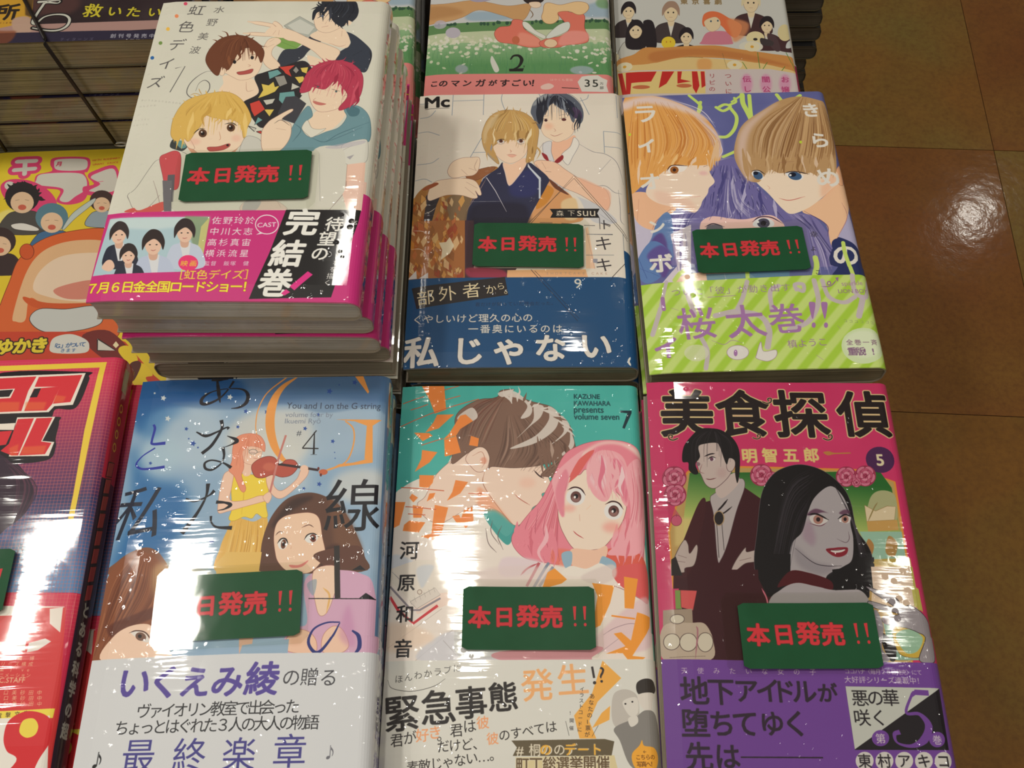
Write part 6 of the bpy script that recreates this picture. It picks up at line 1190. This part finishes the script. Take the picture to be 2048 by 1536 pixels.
def jacket(name, w, h, t, r, y0, y1, e0, e1, mat, parent, texW, texH, ny=20, rim=None):
    rim = rim or RIM
    A = sheet_profile(w, t, r, e0); B = sheet_profile(w, t, r, e1)
    ys = np.linspace(y1, y0, ny)
    V, UV = [], []; fm = []
    for P, e in ((A, e0), (B, e1)):
        for y in ys:
            for (x, z, u) in P:
                V.append((x, y, z - float(droop(np.array(x), np.array(y), w, h)) * max(0, z / t)))
                UV.append((u / texW, 1 - (h / 2 - y) / texH))
    n = len(A); F = []
    idx = lambda s, j, i: s * n * ny + j * n + i
    for j in range(ny - 1):
        for i in range(n - 1):
            F.append((idx(0, j, i), idx(0, j + 1, i), idx(0, j + 1, i + 1), idx(0, j, i + 1)))
            F.append((idx(1, j, i), idx(1, j, i + 1), idx(1, j + 1, i + 1), idx(1, j + 1, i)))
    for j in range(ny - 1):
        F.append((idx(0, j, 0), idx(1, j, 0), idx(1, j + 1, 0), idx(0, j + 1, 0)))
        F.append((idx(0, j, n - 1), idx(0, j + 1, n - 1), idx(1, j + 1, n - 1), idx(1, j, n - 1)))
    for i in range(n - 1):
        F.append((idx(0, 0, i), idx(0, 0, i + 1), idx(1, 0, i + 1), idx(1, 0, i)))
        F.append((idx(0, ny - 1, i), idx(1, ny - 1, i), idx(1, ny - 1, i + 1), idx(0, ny - 1, i + 1)))
    fm = [0 if min(f) < n * ny and max(f) < n * ny else 1 for f in F]
    return mesh_obj(name, V, F, [mat, rim], parent, UV, smooth=False, fmat=fm)

def pages(w, h, t, r, mat, parent, e=.0007):
    """the page block: follows the round spine, a little inset from the jacket"""
    i = .0006
    prof = [(-w / 2 + i, e)]
    nz = 6
    for k in range(nz + 1):
        f = k / nz; prof.append((-w / 2 + i + .0012 * math.sin(f * math.pi), e + (t - 2 * e) * f))
    prof = prof[1:]
    for x in np.linspace(-w / 2 + .012, w / 2 - r, 9): prof.append((x, t - e))
    for k in range(1, 7):
        a = k / 6 * math.pi / 2; prof.append((w / 2 - r + math.sin(a) * (r - e), t - r + math.cos(a) * (r - e)))
    for k in range(0, 7):
        a = k / 6 * math.pi / 2; prof.append((w / 2 - r + math.cos(a) * (r - e), r - math.sin(a) * (r - e)))
    V = []; ys = [h / 2 - i, h / 2 - .01, 0, -h / 2 + .01, -h / 2 + i]
    for y in ys:
        for (x, z) in prof:
            V.append((x, math.copysign(abs(y) - (.0001 if abs(y) > .08 else 0), y) if y else y, z - float(droop(np.array(x), np.array(y), w, h)) * max(0, z / t)))
    n = len(prof); F = []
    for j in range(len(ys) - 1):
        for k in range(n):
            F.append((j * n + k, (j + 1) * n + k, (j + 1) * n + (k + 1) % n, j * n + (k + 1) % n))
    F.append(tuple(range(n))); F.append(tuple(reversed([(len(ys) - 1) * n + k for k in range(n)])))
    return mesh_obj('page_block', V, F, mat, parent)

def make_book(pr, mat, t, band, label, pagemat, name='manga_book', cat='book', r=None, bandlabel=None, group=None, rim=None):
    w, h = pr.w, pr.h
    tw, th = pr.W / PPM, pr.H / PPM
    r = r or min(.0055, t * .36)
    o = thing(name, label, cat, group=group)
    jacket('cover', w, h, t, r, -h / 2, h / 2, .0003, .0008, mat, o, tw, th, rim=rim)
    if band:
        b = jacket('paper_band', w, h, t, r, -h / 2 + .0002, -h / 2 + band, 0.0, .00025, mat, o, tw, th, ny=8)
        if bandlabel: b['label'] = bandlabel
    pages(w, h, t, r, pagemat, o)
    return o

ORD = ['topmost', 'second from the top', 'third from the top', 'fourth from the top', 'fifth from the top', 'sixth from the top', 'seventh from the top', 'eighth from the top', 'ninth from the top', 'tenth from the top', 'eleventh from the top', 'twelfth from the top']
def stack(pr, mat, t, n, band, top_label, low_label, group, jit, pagemat=None, flips=(), name='manga_book', cat='book', bandlabel=None, rim=None):
    pagemat = pagemat or PAGES
    x, y, z, a = pr.x, pr.y, pr.z, pr.a
    o = make_book(pr, mat, t, band, top_label, pagemat, name, cat, bandlabel=bandlabel, group=group, rim=rim)
    for k in range(n):
        dx, dy, da = jit[k] if k < len(jit) else (random.uniform(-.0012, .0012), random.uniform(-.0015, .0015), random.uniform(-.6, .6))
        if k == 0: dx = dy = da = 0
        loc = (x + dx, y + dy, z - (k + 1) * t - .0001 * k); rt = a + math.radians(da) + (math.pi if k in flips else 0)
        if k == 0: o.location = loc; o.rotation_euler = (0, 0, rt)
        else: dup(o, loc, rt, low_label % ORD[k], group)
    return o
random.seed(5)
# ================================================================ the stacks
def GB(): return 'shrink-wrapped manga in the stacks of new releases'
def mk(fn, gain=1.06, amp=1.0, dots=1.0, coat=1.0):
    T = fn(); return T, print_mat(T.name, T.image(gain), amp=amp, dots=dots, coat=coat)

TA, MA = mk(art_A, amp=.55, dots=1.1)
stack(TA, MA, .0153, 10, .056, 'white shrink-wrapped manga with pink band and four drawn young men, topmost of the tallest stack', 'white manga with pink band, %s in the tallest stack', 'white manga with pink bands', [(0, 0, 0), (.0022, .0030, .3), (.0030, .0018, .5), (.0042, .0060, 1.2), (.0042, .0066, 1.3), (.0048, .0064, 1.2), (.0045, .0062, 1.3), (.0048, .006, 1.2), (.0050, .006, 1.3), (.005, .006, 1.2)], flips=(4, 5, 6, 7, 8, 9), bandlabel='glossy pink paper band with a black diagonal panel')
TB, MB_ = mk(art_B, dots=1.6)
stack(TB, MB_, .0157, 5, .0575, 'ivory manga with dark blue band and two drawn men, one blond, topmost of its stack', 'ivory manga with dark blue band, %s in its stack', 'ivory manga with dark blue bands', [], flips=(2, 4), pagemat=PAGES_GREY, bandlabel='dark blue paper band with white lettering')
TC, MC = mk(art_C, dots=1.3)
stack(TC, MC, .0162, 5, .0575, 'violet manga with lime striped band and two large facing heads, topmost of its stack', 'violet manga with lime striped band, %s in its stack', 'violet manga with lime bands', [(0, 0, 0), (-.0022, -.001, .5), (-.0026, -.002, .9), (-.0010, .001, .2)], pagemat=PAGES_GREY, bandlabel='lime green striped paper band with purple lettering')
TD, MD = mk(art_D, amp=1.1)
stack(TD, MD, .0165, 6, .0575, 'blue watercolour manga with white band and a violinist in yellow, topmost of its stack', 'blue manga with white band, %s in its stack', 'blue manga with white bands', [], bandlabel='white paper band with purple lettering')
TE, ME = mk(art_E, amp=1.1)
stack(TE, ME, .0148, 5, .0575, 'teal manga with orange lettering and a pink-haired woman, topmost of its stack', 'teal manga with white band, %s in its stack', 'teal manga with white bands', [], bandlabel='white paper band with black and orange lettering')
TF, MF = mk(art_F, gain=.96, dots=.6)
stack(TF, MF, .0166, 5, .0575, 'hot pink manga with purple band and grey-faced woman, topmost of its stack', 'hot pink manga with purple band, %s in its stack', 'pink manga with purple bands', [], bandlabel='purple paper band with black lettering')
TG, MG = mk(art_G, gain=1.0)
stack(TG, MG, .0137, 4, .0575, 'meadow-cover manga with salmon band and large 2, topmost of its stack behind the ivory manga', 'meadow-cover manga, %s in the stack behind the ivory manga', 'manga with meadow covers', [(0, 0, 0), (-.002, 0, .3), (-.003, 0, 0), (-.001, 0, .4)], pagemat=PAGES_GREY, bandlabel='salmon pink paper band')
TH, MH = mk(art_H, gain=.95, dots=.8)
stack(TH, MH, .0117, 3, .0575, 'white manga with a drawn crowd, topmost of the stack behind the violet manga', 'crowd-cover manga, %s in the stack behind the violet manga', 'white manga with crowd covers', [], pagemat=PAGES_GREY, bandlabel='pale pink paper band')
TK, MK = mk(art_K, amp=1.2, dots=0)
stack(TK, MK, .0190, 5, 0, 'red and dark blue grid-patterned manga with yellow frame, topmost at the lower left', 'red grid manga, %s in the lower left stack', 'red grid-patterned manga', [(0, 0, 0), (.0062, -.0045, 0), (.005, -.004, .4), (.004, -.003, .2), (.004, -.004, 0)], name='manga_book')
# P: one more pile of the meadow book, seen between the tall stack and the meadow stack
class _P: pass
GP = _P(); GP.w, GP.h, GP.W, GP.H = TG.w, TG.h, TG.W, TG.H; GP.x, GP.y, GP.z, GP.a = POSE['P']
stack(GP, MG, .0130, 5, .0, 'meadow-cover manga in the narrow gap beside the tallest stack, topmost there', 'meadow-cover manga, %s in the narrow gap stack', 'manga in the gap stack', [], pagemat=PAGES_GREY)
TM, MM = mk(art_M, gain=.95, amp=.3, dots=.3, coat=.35)
stack(TM, MM, .020, 2, 0, 'yellow comic magazine with pink outlined title and orange figure, lying at the left', 'yellow comic magazine lying %s, under the first one', 'yellow comic magazines', [], pagemat=PAGES_GREY, name='comic_magazine', cat='magazine')
TN, MN = mk(art_N, gain=.9, amp=.8, dots=.8)
stack(TN, MN, .020, 6, 0, 'dark thick magazine with yellow lettering, topmost of the corded pile at top left', 'thick magazine, %s in the corded pile at top left', 'corded thick magazines', [(0, 0, 0), (.001, .001, 0), (-.001, 0, .2), (.001, 0, 0), (0, .0012, -.2), (0, 0, 0)], pagemat=PAGES_GREY, rim=RIMD, name='thick_magazine', cat='magazine')
# R: grey-edged pile on the lower table, top right
class _R: pass
TR = _R(); TR.w, TR.h = .113, .176; TR.W, TR.H = TG.W, TG.H; TR.x, TR.y, TR.z, TR.a = .1925, .70, .50 + 15 * .0152 + .0015, math.radians(-1)
MR_, _, _ = new_mat('jacket_slate', (46, 46, 48), .5, .4, .2)
ORD += ['thirteenth from the top', 'fourteenth from the top', 'lowest']
stack(TR, MR_, .0152, 15, 0, 'dark manga with grey page edges, topmost of the pile beyond the crowd-cover stack', 'grey-edged dark manga, %s in the pile beyond the crowd cover', 'grey-edged manga', [(random.uniform(-.002, .004), random.uniform(-.002, .002), random.uniform(-1, 1)) for _ in range(15)], pagemat=PAGES_DARK, rim=RIMD)

# ================================================================ cord around the thick magazines
CORD, _, _ = new_mat('cord_black', (34, 26, 24), .5)
def tube(name, pts, r, mat, parent=None, n=8):
    pts = [Vector(p) for p in pts]; V, F = [], []
    for i, p in enumerate(pts):
        d = (pts[min(i + 1, len(pts) - 1)] - pts[max(i - 1, 0)]).normalized()
        a = d.cross(Vector((0, 0, 1)) if abs(d.z) < .9 else Vector((0, 1, 0))).normalized(); b = d.cross(a)
        for k in range(n): g = 2 * math.pi * k / n; V.append(p + a * math.cos(g) * r + b * math.sin(g) * r)
    for i in range(len(pts) - 1):
        for k in range(n): F.append((i * n + k, i * n + (k + 1) % n, (i + 1) * n + (k + 1) % n, (i + 1) * n + k))
    F.append(tuple(range(n))[::-1]); F.append(tuple((len(pts) - 1) * n + k for k in range(n)))
    return mesh_obj(name, V, F, mat, parent, smooth=True)
def on_front(px, py, y0):
    d = _fw + CR * ((px - 1024) / FPX) + CU * ((768 - py) / FPX)
    return CAM + d * (y0 / d[1])
yf = .4195
p0 = at([28], [-40], .8215)[0]; p1 = at([88], [86], .8215)[0]; p1[1] = yf; p2 = on_front(232, 288, yf)
t = thing('packing_cord', 'thin black cord running diagonally over the pile of thick magazines', 'cord', tuple(p1))
tube('cord_line', [Vector(p0 - p1), Vector((0, .002, .0002)), Vector((0, -.0006, -.001)), Vector(p2 - p1)], .00105, CORD, t)
CLIP, _, _ = new_mat('clip_clear', (170, 170, 160), .15, 1, .05)
tube('loop_end', [Vector(p2 - p1) + Vector((.0035 * math.cos(g), -.0004, .0014 * math.sin(g))) + Vector((.003, 0, 0)) for g in np.linspace(math.pi, -math.pi, 14)], .0006, CLIP, t)
p3 = on_front(-14, 262, yf); p4 = on_front(12, 302, yf)
t2 = thing('packing_cord', 'short end of black cord at the far left foot of the thick magazines', 'cord', tuple(p3))
tube('cord_line', [Vector((0, 0, 0)), Vector(p4 - p3)], .0010, CORD, t2)

# ================================================================ "on sale today" cards
TCARD = Print('sheet_sale_card', .056, .027, (0, 0, 0, 0), (16, 84, 50), extra=0.0)
TCARD.mm(); TCARD.noise(1.2, 60, 3)
for ch, x, y, s, rr in (('本', 7.2, 13.2, 9.6, 3), ('日', 17.6, 13.0, 9.0, -1), ('発', 27.6, 12.6, 9.8, 2), ('売', 37.6, 13.0, 9.8, 0)): TCARD.ch(ch, x, y, s, (226, 58, 68), rot=rr, bold=.42, out=(110, 30, 36), ow=.12)
for x in (47.4, 51.6): TCARD.q([(x - .75, 8.6), (x + .7, 8.5), (x + .35, 14.4), (x - .3, 14.4)], (226, 58, 68)); TCARD.e(x + .1, 16.4, .62, .75, (226, 58, 68))
MCARD = print_mat('sale_card_print', TCARD.image(1.0), amp=.12, rough=.5, coat=.6, dots=0)
LAM = bpy.data.materials.new('laminate_clear'); LAM.use_nodes = True
_n = LAM.node_tree; _n.nodes.clear(); _o = _n.nodes.new('ShaderNodeOutputMaterial')
_mx = _n.nodes.new('ShaderNodeMixShader'); _fr = _n.nodes.new('ShaderNodeFresnel'); _fr.inputs[0].default_value = 1.5
_tr = _n.nodes.new('ShaderNodeBsdfTransparent'); _tr.inputs[0].default_value = (.97, .975, .96, 1); _gl = _n.nodes.new('ShaderNodeBsdfGlossy'); _gl.inputs['Roughness'].default_value = .04
_tc = _n.nodes.new('ShaderNodeTexCoord'); _nz = _n.nodes.new('ShaderNodeTexNoise'); _nz.inputs['Scale'].default_value = 45; _bp = _n.nodes.new('ShaderNodeBump'); _bp.inputs['Distance'].default_value = .00015
_n.links.new(_tc.outputs['Object'], _nz.inputs['Vector']); _n.links.new(_nz.outputs['Fac'], _bp.inputs['Height']); _n.links.new(_bp.outputs[0], _gl.inputs['Normal'])
_ge = _n.nodes.new('ShaderNodeNewGeometry'); _m1 = _n.nodes.new('ShaderNodeMath'); _m1.operation = 'SUBTRACT'; _m1.inputs[0].default_value = 1; _m2 = _n.nodes.new('ShaderNodeMath'); _m2.operation = 'MULTIPLY'
_n.links.new(_ge.outputs['Backfacing'], _m1.inputs[1]); _n.links.new(_m1.outputs[0], _m2.inputs[1]); _n.links.new(_fr.outputs[0], _m2.inputs[0]); _n.links.new(_m2.outputs[0], _mx.inputs[0]); _n.links.new(_tr.outputs[0], _mx.inputs[1]); _n.links.new(_gl.outputs[0], _mx.inputs[2]); _n.links.new(_mx.outputs[0], _o.inputs[0])

def rounded(w, h, r, n=5):
    P = []
    for cx, cy, a0 in ((w / 2 - r, h / 2 - r, 0), (-w / 2 + r, h / 2 - r, 90), (-w / 2 + r, -h / 2 + r, 180), (w / 2 - r, -h / 2 + r, 270)):
        for k in range(n + 1): g = math.radians(a0 + 90 * k / n); P.append((cx + r * math.cos(g), cy + r * math.sin(g)))
    return P
def plate(name, w, h, r, z0, z1, mat, parent, bend, uv=False, ox=0, oy=0, lip=0):
    """thin plate with a slight bend: strips across x"""
    V, F, U = [], [], []
    nx = 25; xs = np.linspace(-w / 2, w / 2, nx)
    hh = [h / 2 - (r - math.sqrt(max(0, r * r - max(0, abs(x) - (w / 2 - r)) ** 2))) for x in xs]
    ny = 9
    for s, z in ((0, z1), (1, z0)):
        for x, H_ in zip(xs, hh):
            for j in range(ny):
                y = H_ - 2 * H_ * j / (ny - 1)
                V.append((x + ox, y + oy, z + bend(x, y))); U.append(((x + w / 2) / w, (y + h / 2) / h))
    I = lambda s, i, j: s * nx * ny + i * ny + j
    for i in range(nx - 1):
        for j in range(ny - 1):
            F.append((I(0, i, j), I(0, i, j + 1), I(0, i + 1, j + 1), I(0, i + 1, j))); F.append((I(1, i, j), I(1, i + 1, j), I(1, i + 1, j + 1), I(1, i, j + 1)))
        F.append((I(0, i, 0), I(0, i + 1, 0), I(1, i + 1, 0), I(1, i, 0))); F.append((I(0, i, ny - 1), I(1, i, ny - 1), I(1, i + 1, ny - 1), I(0, i + 1, ny - 1)))
    for j in range(ny - 1):
        F.append((I(0, 0, j), I(1, 0, j), I(1, 0, j + 1), I(0, 0, j + 1))); F.append((I(0, nx - 1, j), I(0, nx - 1, j + 1), I(1, nx - 1, j + 1), I(1, nx - 1, j)))
    o = mesh_obj(name, V, F, mat, parent, U)
    return o
CARDS = [
 ('A', [(377, 312), (626, 303), (612, 398), (357, 402)], 'white manga with the pink band', .001, (.0003, .2), (0, -.0020)),
 ('B', [(947, 449), (1170, 452), (1168, 536), (942, 534)], 'ivory manga with the dark blue band', .001, (-.0006, .2), (0, 0)),
 ('C', [(1381, 465), (1610, 453), (1624, 541), (1388, 547)], 'violet manga with the lime band', .0012, (.0006, -.3), (-.0015, .0008)),
 ('D', [(330, 1160), (604, 1147), (597, 1264), (323, 1280)], 'blue watercolour manga with the violinist', .001, (.0001, .1), (0, 0)),
 ('E', [(924, 1178), (1191, 1180), (1194, 1296), (921, 1297)], 'teal and orange manga', .001, (.0012, .1), (0, 0)),
 ('F', [(1476, 1213), (1745, 1212), (1764, 1332), (1485, 1334)], 'hot pink manga with the purple band', .001, (.0008, -.3), (-.0035, .0012)),
 ('K', [(-240, 1108), (36, 1103), (14, 1222), (-268, 1228)], 'red grid manga at the lower left', .001, (.0008, .2), (0, 0)),
]
for key, q, where, lift, (b1, b2), (ox, oy) in CARDS:
    z = POSE[key][2] + .0004
    P = at([p[0] for p in q], [p[1] for p in q], z)
    c = P.mean(0); d = (P[1] - P[0]) + (P[2] - P[3]); ang = math.atan2(d[1], d[0])
    o = thing('sale_card', 'green laminated card with red handwriting on the ' + where, 'sign', (c[0], c[1], z), ang, group='green laminated cards on the covers')
    bend = lambda x, y, b1=b1, b2=b2: b1 * .6 * (1 - math.cos(x * 55 + b2)) + .0006 * b2 * y / .013
    lo = min(bend(x, y) for x in np.linspace(-.032, .032, 20) for y in (-.017, .017))
    bb = lambda x, y: bend(x, y) - lo
    plate('printed_card', .056, .027, .0012, .00035, .00065, MCARD, o, bb)
    lm = plate('laminate_sleeve', .0625, .0335, .003, .0002, .0008, LAM, o, bb, ox=ox, oy=oy)
    lm['label'] = 'clear plastic sleeve with rounded corners'
bpy.data.objects.remove(_fo)
